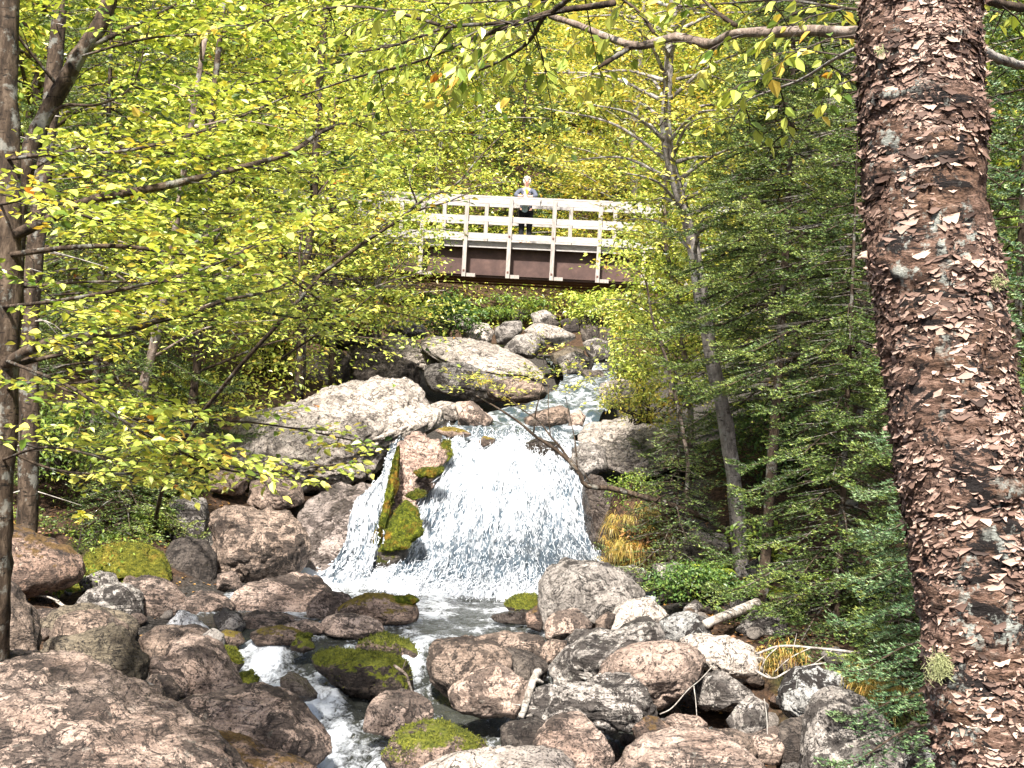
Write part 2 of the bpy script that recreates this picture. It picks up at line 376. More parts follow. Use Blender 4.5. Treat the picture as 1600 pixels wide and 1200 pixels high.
GL = 'boulders on the left bank'; GC = 'rocks in the stream'; GR = 'boulders on the right bank'; GU = 'rocks above the waterfall'; GB = 'rocks below the footbridge'
ROCKS = [
 # (outline in photo pixels, distance, material, label, group, options)
 ([(-70,815),(0,820),(33,828),(73,843),(110,860),(128,880),(130,900),(113,913),(67,925),(20,930),(-70,930)], 12.6, 'red', 'big brown boulder with rusty moss on its crown, highest one at the left edge', GL, dict(lean=.5, ang=.2)),
 ([(-60,905),(0,915),(20,927),(37,947),(53,973),(67,1000),(65,1033),(43,1056),(0,1062),(-60,1060)], 10.6, 'brown', 'round dark brown boulder cut by the left edge, above the huge foreground slab', GL, dict(ang=.15)),
 ([(60,1002),(117,993),(173,980),(200,990),(220,1013),(232,1035),(230,1062),(200,1078),(160,1075),(100,1075),(58,1065)], 10.4, 'olive', 'dark olive wedge-shaped boulder with a vertical notch, right of the round edge boulder', GL, dict(ang=.5, stria=1)),
 ([(84,985),(95,965),(133,953),(167,960),(197,980),(202,1000),(133,1014),(84,1005)], 11.3, 'brown', 'low tan dome of rock behind the dark olive wedge', GL, dict(ang=.1)),
 ([(52,970),(83,950),(140,946),(187,957),(217,973),(220,1000),(133,1005),(62,1005)], 11.9, 'olive', 'long olive slab behind the low tan dome', GL, dict(stria=1)),
 ([(110,950),(133,923),(167,912),(200,915),(222,930),(230,968),(187,970),(140,962)], 12.5, 'greys', 'black and white striped rock below the yellow moss bed', GL, dict(ang=.6, stria=1)),
 ([(188,915),(217,897),(250,905),(285,930),(303,950),(285,972),(240,980),(210,965)], 12.9, 'pinks', 'cracked pink ledge running down from the yellow moss bed', GL, dict(ang=.8, stria=1)),
 ([(255,982),(277,952),(300,958),(335,985),(332,996),(293,994)], 12.0, 'white', 'bright white angular quartz rock', GL, dict(ang=.9)),
 ([(213,995),(250,980),(300,978),(345,998),(358,1020),(300,1036),(230,1030)], 11.6, 'brown', 'flat brown rock under the white quartz rock', GL, dict(ang=.5)),
 ([(255,1022),(267,1003),(290,995),(317,1000),(340,1013),(363,1040),(386,1075),(380,1090),(317,1092),(290,1070),(262,1042)], 10.7, 'pink', 'smooth pinkish boulder with two humps beside the left rapids', GL, dict(ang=.15)),
 ([(228,1030),(253,1026),(283,1040),(302,1063),(297,1090),(253,1075),(232,1055)], 10.5, 'pinks', 'pink egg-shaped boulder left of the two-humped one', GL, dict(ang=.15)),
 ([(230,1055),(263,1058),(284,1080),(276,1103),(247,1108),(228,1080)], 10.15, 'brown', 'small brown egg-shaped stone tucked below the pink egg-shaped boulder', GL, dict(ang=.15)),
 ([(198,1080),(227,1067),(243,1073),(247,1093),(233,1105),(210,1095)], 10.0, 'grey', 'small pale-topped grey stone beside the small brown egg-shaped stone', GL, dict(ang=.5)),
 ([(130,1075),(150,1065),(177,1068),(196,1086),(190,1102),(140,1098)], 9.9, 'olive', 'small olive stone resting on the back edge of the huge foreground slab', GL, dict(ang=.2)),
 ([(-140,1055),(0,1053),(67,1060),(110,1077),(200,1100),(253,1123),(300,1150),(350,1175),(385,1215),(385,1300),(-140,1380)], 8.1, 'pinks', 'huge pinkish striped slab filling the bottom left corner', GL, dict(thick=1.0, lean=1.0, ang=.3, amp=.8, name='rock_slab', stria=.6)),
 ([(253,1110),(287,1097),(320,1083),(397,1083),(437,1090),(469,1109),(497,1131),(517,1152),(520,1182),(475,1190),(412,1185),(350,1170),(290,1150)], 9.3, 'pinks', 'broad pink cracked boulder with an ochre mossy flank beside the foreground rapids', GL, dict(ang=.4, lean=.6)),
 ([(320,1150),(380,1160),(420,1176),(460,1182),(505,1203),(505,1250),(330,1250)], 8.6, 'red', 'wet rust-coloured rock between the huge slab and the rapids', GL, dict(ang=.4)),
 ([(330,803),(360,790),(407,792),(447,803),(477,833),(484,857),(474,883),(447,905),(400,915),(353,910),(335,883),(337,843)], 14.8, 'brown', 'large round grey-brown boulder with a black underside, left of the waterfall', GL, dict(ang=.1, lean=.1, sub=6)),
 ([(262,775),(320,785),(328,830),(342,857),(338,905),(300,890),(262,860)], 15.3, 'greys', 'tall pale-streaked rock face behind the square dark block', GL, dict(ang=.6)),
 ([(250,848),(287,841),(320,848),(337,870),(341,920),(300,930),(258,900)], 14.2, 'dark', 'square dark block against the large round boulder', GL, dict(ang=.7)),
 ([(338,897),(367,893),(382,918),(340,924)], 13.9, 'pink', 'small pink stone at the foot of the large round boulder', GL, dict(ang=.6, name='stone')),
 ([(325,935),(370,920),(412,912),(456,903),(506,912),(530,935),(540,960),(500,978),(440,980),(335,972)], 13.1, 'pinks', 'wide cracked pink ledge at the left edge of the pool', GC, dict(ang=.8, stria=1, lean=1.3, name='rock_ledge', thick=.8)),
 ([(478,942),(505,922),(540,930),(562,945),(552,972),(510,980),(480,975)], 12.75, 'pink', 'pale pink angular block on the pool ledge', GC, dict(ang=.9)),
 ([(525,948),(560,932),(600,928),(640,932),(655,945),(654,970),(630,978),(560,980),(522,975)], 12.6, 'ochre', 'brown rock with ochre moss patches jutting into the pool', GC, dict(ang=.5, stria=1)),
 ([(443,975),(480,968),(522,982),(500,992),(448,990)], 12.1, 'pink', 'low flat pink rock barely above the water in front of the pool ledge', GC, dict(ang=.5)),
 ([(385,990),(410,981),(440,979),(470,985),(490,1000),(482,1008),(400,1008)], 11.8, 'ochre', 'low ochre mossy stone at the head of the left rapids', GC, dict(name='stone')),
 ([(453,1008),(465,993),(485,995),(494,1013),(477,1020),(455,1016)], 11.5, 'moss', 'small round mossy stone at the head of the left rapids', GC, dict(name='stone', ang=.1)),
 ([(330,962),(350,950),(372,960),(386,978),(375,993),(345,988)], 12.1, 'grey', 'grey stone between the white quartz rock and the pool ledge', GL, dict(name='stone', ang=.5)),
 ([(336,995),(352,985),(374,990),(384,1003),(370,1012),(345,1010)], 11.7, 'ochre', 'ochre stone above the left rapids, next to the grey stone', GL, dict(name='stone', ang=.4)),
 ([(345,1012),(366,1015),(380,1037),(370,1055),(348,1050)], 11.1, 'moss', 'wet green mossy stone at the left edge of the rapids', GL, dict(name='stone')),
 ([(371,1057),(392,1050),(407,1064),(398,1080),(377,1078)], 10.8, 'moss', 'bright green mossy stone in the foam right of the two-humped boulder', GC, dict(name='stone')),
 ([(432,1062),(450,1050),(478,1062),(502,1090),(480,1098),(445,1088)], 10.3, 'wet', 'dark wet rock with water pouring over it in the left rapids', GC, dict(ang=.5)),
 ([(482,1031),(497,1017),(525,1012),(569,1015),(616,1020),(638,1034),(642,1053),(645,1085),(600,1092),(550,1088),(520,1070),(498,1050)], 11.0, 'moss', 'long boulder with a thick bright green moss cap and black front in mid stream', GC, dict(ang=.15, lean=.1, sub=6)),
 ([(546,1012),(569,1000),(600,994),(631,1000),(662,1019),(667,1030),(631,1032),(587,1024)], 11.7, 'mosst', 'grey ridge of rock mossy on its left side behind the green moss cap', GC, dict(ang=.6)),
 ([(546,1131),(575,1088),(600,1082),(650,1084),(673,1097),(683,1131),(650,1146),(616,1148)], 9.9, 'pink', 'flat-topped tan block standing alone in the foreground rapids', GC, dict(ang=1.0)),
 ([(585,1192),(616,1153),(650,1137),(694,1132),(731,1140),(762,1160),(775,1184),(725,1202),(650,1208)], 9.1, 'mosst', 'low rounded boulder with a rim of yellow moss at the bottom centre', GC, dict(ang=.2, lean=.5)),
 ([(664,1040),(668,1015),(681,1003),(725,1000),(781,1010),(803,1025),(792,1062),(740,1084),(700,1088),(672,1067)], 10.9, 'brown', 'round brown boulder to the right of the small side chute', GC, dict(ang=.15)),
 ([(735,997),(769,988),(819,988),(850,996),(855,1018),(819,1022),(780,1016)], 11.8, 'brown', 'long low brown rock at the downstream edge of the pool', GC, dict(ang=.3)),
 ([(755,1028),(787,1015),(825,1017),(860,1038),(850,1065),(790,1068)], 11.2, 'dark', 'dark mottled boulder between the round brown boulder and the long speckled one', GC, dict(ang=.3)),
 ([(692,1080),(712,1062),(740,1050),(778,1033),(797,1043),(831,1062),(830,1085),(812,1117),(756,1122),(703,1108)], 10.2, 'pink', 'angular boulder with a bright pink top and black underside, centre foreground', GC, dict(ang=1.0, lean=.0)),
 ([(779,1137),(795,1128),(850,1128),(858,1142),(832,1186),(785,1188)], 9.3, 'dark', 'dark block with a pale flat top at the bottom centre', GC, dict(ang=.8)),
 ([(640,1212),(700,1190),(760,1183),(840,1182),(882,1190),(905,1215),(890,1280),(660,1280)], 8.2, 'pale', 'pale flat slab cut by the bottom edge', GC, dict(lean=1.0, name='rock_slab')),
 # right group
 ([(838,912),(853,888),(881,876),(919,876),(956,888),(988,904),(1008,925),(1002,942),(960,958),(938,980),(900,995),(860,998),(843,990),(837,945)], 12.8, 'grey', 'biggest round grey boulder at the right foot of the waterfall', GR, dict(ang=.2, sub=6)),
 ([(850,975),(862,960),(888,947),(906,952),(930,978),(894,994),(865,1000),(851,995)], 11.9, 'pink', 'small pale pink boulder leaning on the biggest grey boulder', GR, dict(ang=.6)),
 ([(945,975),(962,950),(988,937),(1019,937),(1043,960),(1027,984),(975,990),(946,988)], 12.1, 'pale', 'smooth pale rounded boulder right of the biggest grey one', GR, dict(ang=.15)),
 ([(1029,970),(1050,959),(1081,959),(1108,970),(1112,994),(1081,1005),(1038,1006)], 11.8, 'speck', 'blue-grey speckled boulder at the lower end of the bleached log', GR, dict(ang=.3)),
 ([(929,970),(950,957),(963,960),(953,982),(930,984)], 12.0, 'brown', 'little brown stone wedged between the pale boulders', GR, dict(name='stone')),
 ([(1067,950),(1088,937),(1099,941),(1099,964),(1070,962)], 12.8, 'greys', 'small mottled stone among plants above the bleached log', GR, dict(name='stone', ang=.6)),
 ([(1145,985),(1181,952),(1203,941),(1224,960),(1238,992),(1206,1000),(1165,998)], 12.0, 'greys', 'pointed dark rock with a white vein right of the bleached log', GR, dict(ang=1.0)),
 ([(851,1045),(878,1013),(925,996),(975,986),(1000,967),(1019,961),(1038,973),(1046,1000),(1015,1030),(960,1045),(928,1065),(915,1080),(862,1078)], 10.9, 'greys', 'long black and white streaked boulder rising to the right', GR, dict(ang=.4, sub=6)),
 ([(833,1018),(862,1000),(888,1002),(885,1020),(868,1038),(838,1038)], 11.4, 'brown', 'small brown rock at the left end of the streaked boulder', GR, dict(ang=.4)),
 ([(882,997),(900,983),(940,984),(968,992),(925,1006),(890,1010)], 11.6, 'grey', 'narrow mottled slab behind the streaked boulder', GR, dict(ang=.4)),
 ([(925,1059),(941,1034),(975,1018),(1019,1005),(1050,1002),(1081,1009),(1105,1025),(1099,1052),(1071,1085),(1031,1110),(1000,1106),(960,1078),(930,1072)], 10.5, 'pink', 'large smooth tan boulder tilted up to the right with a rosy tip', GR, dict(ang=.3, sub=6, lean=.1)),
 ([(1060,1000),(1081,996),(1144,994),(1175,1009),(1194,1024),(1208,1043),(1181,1064),(1137,1060),(1100,1045),(1075,1022)], 11.1, 'pale', 'broad pale boulder with a dark crack behind the tilted tan one', GR, dict(ang=.7)),
 ([(1082,1092),(1093,1060),(1131,1050),(1182,1086),(1155,1112),(1100,1108)], 10.5, 'greys', 'white-grained wedge below the broad pale boulder', GR, dict(ang=.8)),
 ([(810,1122),(838,1080),(862,1072),(925,1072),(931,1061),(956,1058),(988,1061),(1012,1077),(1030,1121),(990,1136),(925,1140),(862,1134)], 9.8, 'greys', 'long layered grey rock with rusty moss at its left foot', GR, dict(ang=.7, stria=1, sub=6)),
 ([(825,1190),(844,1150),(862,1128),(888,1119),(909,1124),(938,1148),(955,1178),(962,1215),(950,1250),(838,1250)], 8.9, 'pinks', 'upright pink rounded boulder at the bottom edge', GR, dict(ang=.3, sub=6)),
 ([(983,1132),(1000,1119),(1031,1121),(1058,1144),(1033,1170),(994,1166)], 9.6, 'red', 'reddish stone right of the upright pink boulder', GR, dict(ang=.3, name='stone')),
 ([(1034,1124),(1056,1116),(1094,1121),(1111,1134),(1075,1148),(1050,1140)], 9.75, 'pinks', 'small flat brown stone below the tilted tan boulder', GR, dict(ang=.3, name='stone')),
 ([(945,1220),(985,1185),(1003,1174),(1050,1158),(1112,1149),(1144,1155),(1175,1180),(1220,1215),(1220,1290),(970,1290)], 8.5, 'pinks', 'broad tan slab with dark streaks at the bottom edge right of centre', GR, dict(lean=.7, ang=.3, name='rock_slab')),
 ([(1031,1168),(1059,1146),(1106,1141),(1144,1143),(1175,1153),(1182,1178),(1100,1190),(1040,1180)], 9.1, 'brown', 'low brown rock just behind the broad tan slab', GR, dict(ang=.3)),
 ([(1134,1125),(1150,1100),(1175,1091),(1200,1100),(1208,1132),(1180,1155),(1140,1150)], 9.6, 'grey', 'pale-topped block in a dark hollow between the right-hand boulders', GR, dict(ang=1.0)),
 ([(1211,1100),(1227,1067),(1250,1049),(1283,1043),(1317,1055),(1340,1070),(1332,1100),(1290,1128),(1245,1130)], 9.9, 'speck', 'rounded boulder spotted black and white at the right', GR, dict(ang=.3, sub=6)),
 ([(1243,1225),(1257,1160),(1273,1120),(1300,1093),(1330,1087),(1363,1101),(1390,1131),(1415,1167),(1425,1225),(1400,1290),(1260,1290)], 8.7, 'grey', 'big domed grey-tan boulder at the bottom edge left of the birch', GR, dict(ang=.2, sub=6)),
 ([(1206,1140),(1243,1123),(1268,1118),(1258,1170),(1248,1215),(1212,1215)], 9.2, 'dark', 'dark speckled rock squeezed left of the domed boulder', GR, dict(ang=.6)),
 ([(1158,1152),(1223,1136),(1228,1160),(1215,1195),(1180,1190),(1158,1165)], 9.15, 'pink', 'light pink angular rock left of the dark speckled rock', GR, dict(ang=.8)),
 ([(1418,1163),(1450,1136),(1478,1130),(1485,1163),(1445,1182),(1425,1180)], 8.9, 'greys', 'mottled grey rock between the domed boulder and the birch trunk', GR, dict(ang=.5)),
 ([(1412,1188),(1450,1165),(1483,1170),(1490,1230),(1412,1230)], 8.5, 'speck', 'mottled rock at the very bottom beside the birch trunk', GR, dict(ang=.6)),
 ([(1398,1150),(1425,1129),(1447,1135),(1432,1164),(1403,1168)], 9.3, 'pinks', 'small brown rock above the mottled pair beside the birch trunk', GR, dict(ang=.6, name='stone')),
 ([(1164,885),(1200,871),(1223,866),(1247,880),(1270,900),(1240,915),(1180,913)], 14.2, 'grey', 'grey cracked boulder under the spruce boughs on the right bank', GR, dict(ang=.5)),
 ([(1257,960),(1273,936),(1293,929),(1332,943),(1322,970),(1265,974)], 12.6, 'dark', 'dark boulder half hidden by ferns on the right bank', GR, dict(ang=.5)),
 ([(1004,850),(1037,836),(1058,846),(1087,832),(1133,836),(1142,857),(1075,878),(1010,884)], 14.9, 'pale', 'pale two-lobed rock at the foot of the leaning grey trunk', GR, dict(ang=.3)),
 ([(958,886),(990,883),(1017,895),(1012,914),(985,920)], 14.1, 'grey', 'small grey rock behind the biggest grey boulder', GR, dict(ang=.3)),
 ([(1018,882),(1060,880),(1090,890),(1087,916),(1035,916)], 14.0, 'grey', 'grey rock mostly hidden by green plants right of the waterfall', GR, dict(ang=.3)),
 ([(784,942),(810,932),(840,930),(842,955),(795,956)], 13.2, 'moss', 'small yellow-green mossy rock at the right edge of the pool', GC, dict(lean=1, ang=.2, up=0)),
 ([(755,963),(800,956),(840,957),(842,975),(780,972)], 12.7, 'wet', 'black wet ledge in the pool below the small mossy rock', GC, dict(ang=.6)),
 ([(820,958),(840,946),(850,975),(845,988),(824,978)], 12.4, 'red', 'reddish stone between the pool and the biggest grey boulder', GC, dict(ang=.5, name='stone')),
  ([(268,945),(310,925),(345,930),(372,948),(352,968),(300,968)], 12.9, 'pinks', 'flat pinkish rock between the cracked pink ledge and the wide pool ledge', GL, dict(ang=.6, stria=1)),
 ([(352,968),(400,955),(452,962),(470,982),(430,996),(370,992)], 12.3, 'pinks', 'flat pink slab awash in front of the wide pool ledge', GC, dict(ang=.6, stria=1, lean=1.0)),
 ([(500,968),(548,960),(600,972),(610,988),(560,996),(508,990)], 12.1, 'pink', 'thin pink slab at water level right of the low flat pink rock', GC, dict(ang=.6, lean=1.0)),
 ([(300,1000),(330,984),(350,992),(352,1012),(325,1020)], 11.5, 'grey', 'small grey stone touching the flat brown rock near the rapids', GL, dict(ang=.5, name='stone')),
 ([(10,985),(50,955),(90,950),(105,985),(70,1008),(20,1005)], 12.0, 'brown', 'brown rock wedged behind the round boulder at the left edge', GL, dict(ang=.4)),
 ([(125,905),(150,893),(185,898),(195,915),(165,925),(132,925)], 13.0, 'greys', 'small grey rock in front of the yellow moss bed', GL, dict(ang=.6, name='stone')),
 ([(600,515),(630,500),(660,508),(668,528),(630,532)], 30.0, 'grey', 'grey rock under the round dark green bush', GB, dict(ang=.4)),
 ([(690,500),(715,488),(738,495),(735,512),(705,516)], 33.5, 'grey', 'grey rock high up below the middle of the bridge', GB, dict(ang=.4)),
 ([(775,496),(800,482),(832,488),(826,503),(790,506)], 34.2, 'dark', 'dark rock just below the beam of the bridge', GB, dict(ang=.5)),
 ([(865,560),(900,548),(930,562),(925,585),(880,588)], 26.6, 'grey', 'grey rock at the head of the upper rapids', GB, dict(ang=.5)),
 ([(760,598),(800,588),(850,600),(862,622),(800,632),(762,622)], 22.8, 'brown', 'brown rock left of the upper rapids behind the bare sapling', GU, dict(ang=.4)),
 ([(930,600),(975,590),(1010,605),(1000,632),(945,635)], 21.5, 'pale', 'pale rock right of the upper rapids', GU, dict(ang=.5)),
 # around and above the falls
 ([(350,677),(373,650),(433,638),(460,627),(500,610),(560,595),(577,585),(630,582),(657,605),(668,630),(692,640),(702,656),(662,685),(610,715),(590,745),(545,752),(487,748),(407,742),(352,725)], 18.6, 'pale', 'great pale speckled boulder with a flat-topped hump left of the waterfall lip', GU, dict(ang=.3, thick=1.0, lean=1.2, sub=6, stria=.2)),
 ([(286,683),(297,659),(340,661),(359,683),(355,712),(300,715)], 18.3, 'pink', 'pink squarish boulder at the left end of the great pale boulder', GU, dict(ang=.7)),
 ([(232,643),(280,629),(284,660),(267,684),(235,680)], 19.0, 'pale', 'pale block behind the thin leaning trunk on the left', GU, dict(ang=.7)),
 ([(324,738),(367,735),(390,750),(385,775),(333,770)], 16.6, 'pink', 'pink rock behind leaves above the large round boulder', GU, dict(ang=.5)),
 ([(385,752),(432,742),(470,756),(478,785),(430,800),(388,785)], 16.8, 'pink', 'pinkish sloping rock below the dark hollow under the great boulder', GU, dict(ang=.5, lean=1)),
 ([(462,805),(495,765),(560,752),(612,770),(604,850),(590,905),(480,912),(455,885)], 15.9, 'wetp', 'grey bedrock slope washed by the narrow side fall', GU, dict(ang=.5, lean=1.2, name='rock_slope', thick=.6)),
 ([(622,690),(638,667),(667,665),(697,685),(704,697),(692,727),(678,742),(684,763),(662,783),(658,806),(646,850),(620,884),(580,894),(586,854),(598,816),(609,757),(615,700)], 16.3, 'ledge', 'tall pink rock rib edged with yellow moss splitting the waterfall', GU, dict(ang=.9, lean=.9, stria=1, thick=.55, name='rock_rib', sub=6, amp=1.5)),
 ([(590,858),(622,842),(640,852),(632,880),(612,896),(583,900)], 15.2, 'mossw', 'dark mossy foot of rock at the bottom of the moss-edged rib', GU, dict(ang=.6)),
 ([(677,672),(697,667),(722,671),(740,680),(702,687)], 17.6, 'ochre', 'low ochre mossy stone at the left end of the waterfall lip', GU, dict(name='stone')),
 ([(748,690),(757,681),(775,686),(771,697),(752,697)], 17.35, 'ochre', 'small mossy stone standing on the waterfall lip', GU, dict(name='stone')),
 ([(815,715),(822,692),(845,683),(872,695),(880,735),(850,745)], 17.2, 'wet', 'black wet rock showing through the water at the top of the falls', GU, dict(ang=.6)),
 ([(915,800),(912,760),(930,735),(962,745),(968,830),(950,895),(922,890)], 15.9, 'wet', 'dark wet wall of rock closing the waterfall on the right', GU, dict(ang=.6, lean=.4)),
 ([(893,700),(915,690),(945,700),(950,735),(910,750),(888,730)], 16.9, 'grey', 'grey rock at the right shoulder of the waterfall', GU, dict(ang=.6)),
 ([(669,631),(690,626),(712,630),(731,644),(711,661),(682,654)], 19.9, 'pale', 'pale boulder just right of the great pale boulder', GU, dict(ang=.5)),
 ([(710,630),(739,626),(757,641),(774,657),(762,670),(718,668)], 19.3, 'pink', 'rosy sloping boulder above the waterfall lip', GU, dict(ang=.6)),
 ([(815,654),(840,641),(877,631),(893,641),(891,660),(859,670),(823,671)], 19.4, 'brown', 'brown log-shaped boulder above the waterfall lip', GU, dict(ang=.3)),
 ([(887,650),(904,638),(917,650),(910,668),(888,668)], 19.2, 'pink', 'small rosy boulder right of the log-shaped one', GU, dict(ang=.4)),
 ([(893,682),(922,660),(964,655),(1020,648),(1090,655),(1085,720),(1000,745),(930,730),(898,705)], 18.4, 'pale', 'flat pale bedrock apron right of the waterfall lip', GU, dict(lean=1.6, ang=.6, name='rock_slab')),
 ([(586,530),(608,521),(630,528),(660,540),(682,555),(712,572),(675,582),(645,575),(612,558)], 27.2, 'pale', 'narrow sunlit slab sloping down from the left below the bridge', GB, dict(lean=2.0, ang=.5, thick=.9, name='rock_slab')),
 ([(650,534),(682,525),(720,526),(757,536),(787,548),(817,559),(842,578),(854,592),(787,592),(739,584),(697,568),(665,551)], 26.2, 'pale', 'large sunlit slab sloping to the right below the bridge', GB, dict(lean=2.0, ang=.5, thick=.9, name='rock_slab')),
 ([(445,562),(480,543),(520,536),(549,555),(552,604),(500,616),(445,610)], 25.5, 'dark', 'dark upright cliff block under leaves left of the sunlit slabs', GB, dict(ang=.9)),
 ([(540,540),(600,540),(650,565),(668,602),(610,620),(548,612)], 26.3, 'dark', 'dark shaded cliff face beneath the narrow sunlit slab', GB, dict(ang=.9)),
 ([(482,498),(520,492),(545,508),(580,520),(605,545),(560,552),(485,535)], 27.0, 'dark', 'overhanging dark rock on top of the dark cliff', GB, dict(ang=.6)),
 ([(660,572),(720,570),(790,588),(850,597),(820,622),(740,625),(670,610)], 24.3, 'greys', 'shaded rock shelf under the large sunlit slab', GB, dict(ang=.6)),
 ([(718,511),(739,503),(761,505),(774,519),(767,538),(725,535)], 31.5, 'pale', 'rounded pale boulder right of the green bush below the bridge', GB, dict(ang=.4)),
 ([(772,515),(787,503),(814,501),(819,517),(797,540),(776,539)], 31.0, 'grey', 'upright grey boulder next to the rounded pale one below the bridge', GB, dict(ang=.4)),
 ([(787,543),(806,525),(832,521),(857,537),(834,562),(795,555)], 29.0, 'grey', 'domed grey boulder right of the large sunlit slab', GB, dict(ang=.5)),
 ([(815,517),(840,506),(870,510),(906,526),(870,543),(842,533)], 30.5, 'pale', 'long pale boulder sloping right below the bridge', GB, dict(ang=.4)),
 ([(830,491),(851,484),(872,495),(853,512),(832,508)], 33.0, 'grey', 'small grey rock high up close under the bridge', GB, dict(ang=.5)),
 ([(844,506),(862,497),(878,505),(866,515)], 32.2, 'dark', 'little dark rock close under the bridge', GB, dict(ang=.5, name='stone')),
 ([(875,500),(904,495),(906,519),(881,520)], 32.6, 'dark', 'square dark rock under the bridge, left of the tall dark one', GB, dict(ang=.8)),
 ([(906,496),(934,498),(937,535),(909,533)], 32.0, 'dark', 'tall dark square rock under the right half of the bridge', GB, dict(ang=.9)),
 ([(936,510),(962,514),(964,542),(939,542)], 31.0, 'olive', 'dark rock on the far right under the bridge', GB, dict(ang=.8)),
 ([(857,554),(889,541),(913,549),(913,571),(868,577)], 27.8, 'olive', 'brown boulder in front of the long pale boulder', GB, dict(ang=.4)),
 ([(909,535),(930,527),(962,536),(958,564),(924,569)], 27.6, 'grey', 'dark grey domed boulder at the right below the bridge', GB, dict(ang=.4)),
 ([(905,577),(941,577),(952,592),(908,596)], 25.5, 'dark', 'low dark rock beside the upper rapids', GB, dict(ang=.5, name='stone')),
]
def rock_extra_mats():
    RM['wetp'] = rock_mat('washed_bedrock', (.26, .23, .22), (.44, .41, .40), .5, .4, lichen=.2, rough=.35)
    RM['ledge'] = rock_mat('mossy_pink_ledge', (.42, .31, .26), (.58, .47, .42), .25, .5, moss=.0, lichen=.1)
    RM['mossw'] = rock_mat('wet_mossy_rock', (.05, .045, .04), (.11, .10, .08), .6, .3, moss=.8, lichen=0, rough=.4)
rock_extra_mats()
RO = {}
for pl, Yd, mt, lab, grp, op in ROCKS:
    op = dict(op); op.pop('up', None)
    o = RO[lab] = rock(pl, Yd, mt, lab, grp, **op); o['mt'] = mt

# small cobbles that fill the gaps
rg = np.random.RandomState(5)
proto = []
for k in range(5):
    D, F = ico(3); p = D * np.array((1, rg.uniform(.7, 1), rg.uniform(.5, .75)))
    for q in range(9):
        n_ = nrm(rg.normal(size=3)); t = p @ n_; ex = np.maximum(0, t - t.max() * .8); p = p - ex[:, None] * n_ * .9
    p = p * (1 + .08 * fbm(D * 2 + k * 9, k, 3))[:, None]
    me = mesh_np('cobble', p, F, RM[['pink', 'grey', 'brown', 'pale', 'red'][k]]); proto.append(me)
spots = []
for k in range(5000):
    y = rg.uniform(8.2, 13.2); px = rg.uniform(40, 1480)
    x = (px - 800) / FPX * y
    s_ = x - float(interp(y, XC)); 
    if -.9 < s_ < .55 and y < 11.9: continue
    if y > 11.9 and -1.6 < s_ < 1.3: continue
    if x > 1.9 + .2 * (y - 9) and rg.rand() < .75: continue
    r_ = rg.uniform(.03, .10) * (1 if rg.rand() < .8 else 1.6)
    if any((x - a) ** 2 + (y - b) ** 2 < (r_ + c) ** 2 * .8 for a, b, c in spots): continue
    spots.append((x, y, r_))
    if len(spots) >= 200: break
for k, (x, y, r_) in enumerate(spots):
    if k < 5: o = proto[k]
    else: o = proto[k % 5].copy(); link(o)
    o.location = (x, y, float(ground_z(x, y)) + r_ * .45 + (.03 if y < 11 else 0)); o.scale = (r_, r_, r_); o.rotation_euler = (rg.uniform(-.3, .3), rg.uniform(-.3, .3), rg.uniform(0, 6))
    tag(o, 'small loose cobble lying in the gaps between the boulders', 'stone', 'small cobbles between the boulders')

# ------------------------------------------------------------------ water
def water_mat(name, foam_lo, foam_hi, stretch, sc, col=(.035, .05, .058)):
    m = NM(name); v = m.coord(stretch, rnd=False)
    at = m.n('ShaderNodeAttribute'); at.attribute_name = 'foam'
    n_ = m.noise(v, sc, 9, .68, .8); n2 = m.noise(v, sc * .3, 4, .6)
    f = m.math('ADD', m.math('ADD', m.math('MULTIPLY', n_, .8), m.math('MULTIPLY', n2, .5)), m.math('MULTIPLY', at.outputs['Fac'], .55))
    f = m.step(f, foam_lo, foam_hi)
    c = m.mix(f, col, (.66, .69, .73))
    rr = m.math('ADD', m.math('MULTIPLY', f, .45), .06)
    h = m.math('ADD', m.noise(v, sc * 1.6, 6, .65), m.math('MULTIPLY', f, .5))
    m.done(c, rr, m.bump(h, .03, 1.0), .6); m.b.inputs['IOR'].default_value = 1.33
    return m.m
W1 = water_mat('stream_water', .80, 1.06, (1.3, .9, 1), 17, (.04, .042, .036))
WZ = [(7, -.42), (8.6, -.30), (9.4, -.21), (10.2, -.13), (10.9, -.05), (11.3, .02), (11.75, .17), (12.1, .22), (12.6, .24), (14, .25), (15.6, .29)]
def wz(x, y):
    q = np.stack([x, y * .7, x * 0], -1).reshape(-1, 3)
    turb = np.interp(y, [8, 10, 11.6, 12.2, 14.2, 15.3], [.035, .05, .05, .008, .012, .05])
    w_ = fbm(q * 3.2, 70, 5, .6).reshape(x.shape); r_ = 1 - np.abs(fbm(q * 6, 90, 3)).reshape(x.shape)
    return interp(y, WZ) + turb * (w_ + .6 * (r_ - .6)), w_
xs = np.arange(-2.7, 1.6, .022); ys = np.arange(7.2, 15.6, .03); X, Y = np.meshgrid(xs, ys); Zw, tw = wz(X, Y)
ld_ = np.clip(1 - np.abs((X / Y * FPX + 800) - np.interp(Y, [8, 9.3, 10.3, 11.2, 11.8], [570, 560, 500, 440, 420])) / 95, 0, 1)
ld2 = np.clip(1 - np.abs((X / Y * FPX + 800) - 655) / 30, 0, 1) * (Y > 10) * (Y < 11.9)
foam = np.where(Y < 11.9, .20 + .56 * np.maximum(ld_, ld2), np.interp(Y, [11.9, 12.3, 13.4, 14.3, 15.0, 15.4], [.38, .26, .30, .42, .75, 1.1]))  # over the pool this white also paints in the reflected sky
foam = foam + tw * .25
n1 = len(xs); i = np.arange(len(ys) - 1)[:, None] * n1; j = np.arange(n1 - 1)[None]
Q = np.stack([i + j, i + j + 1, i + n1 + j + 1, i + n1 + j], -1).reshape(-1, 4)
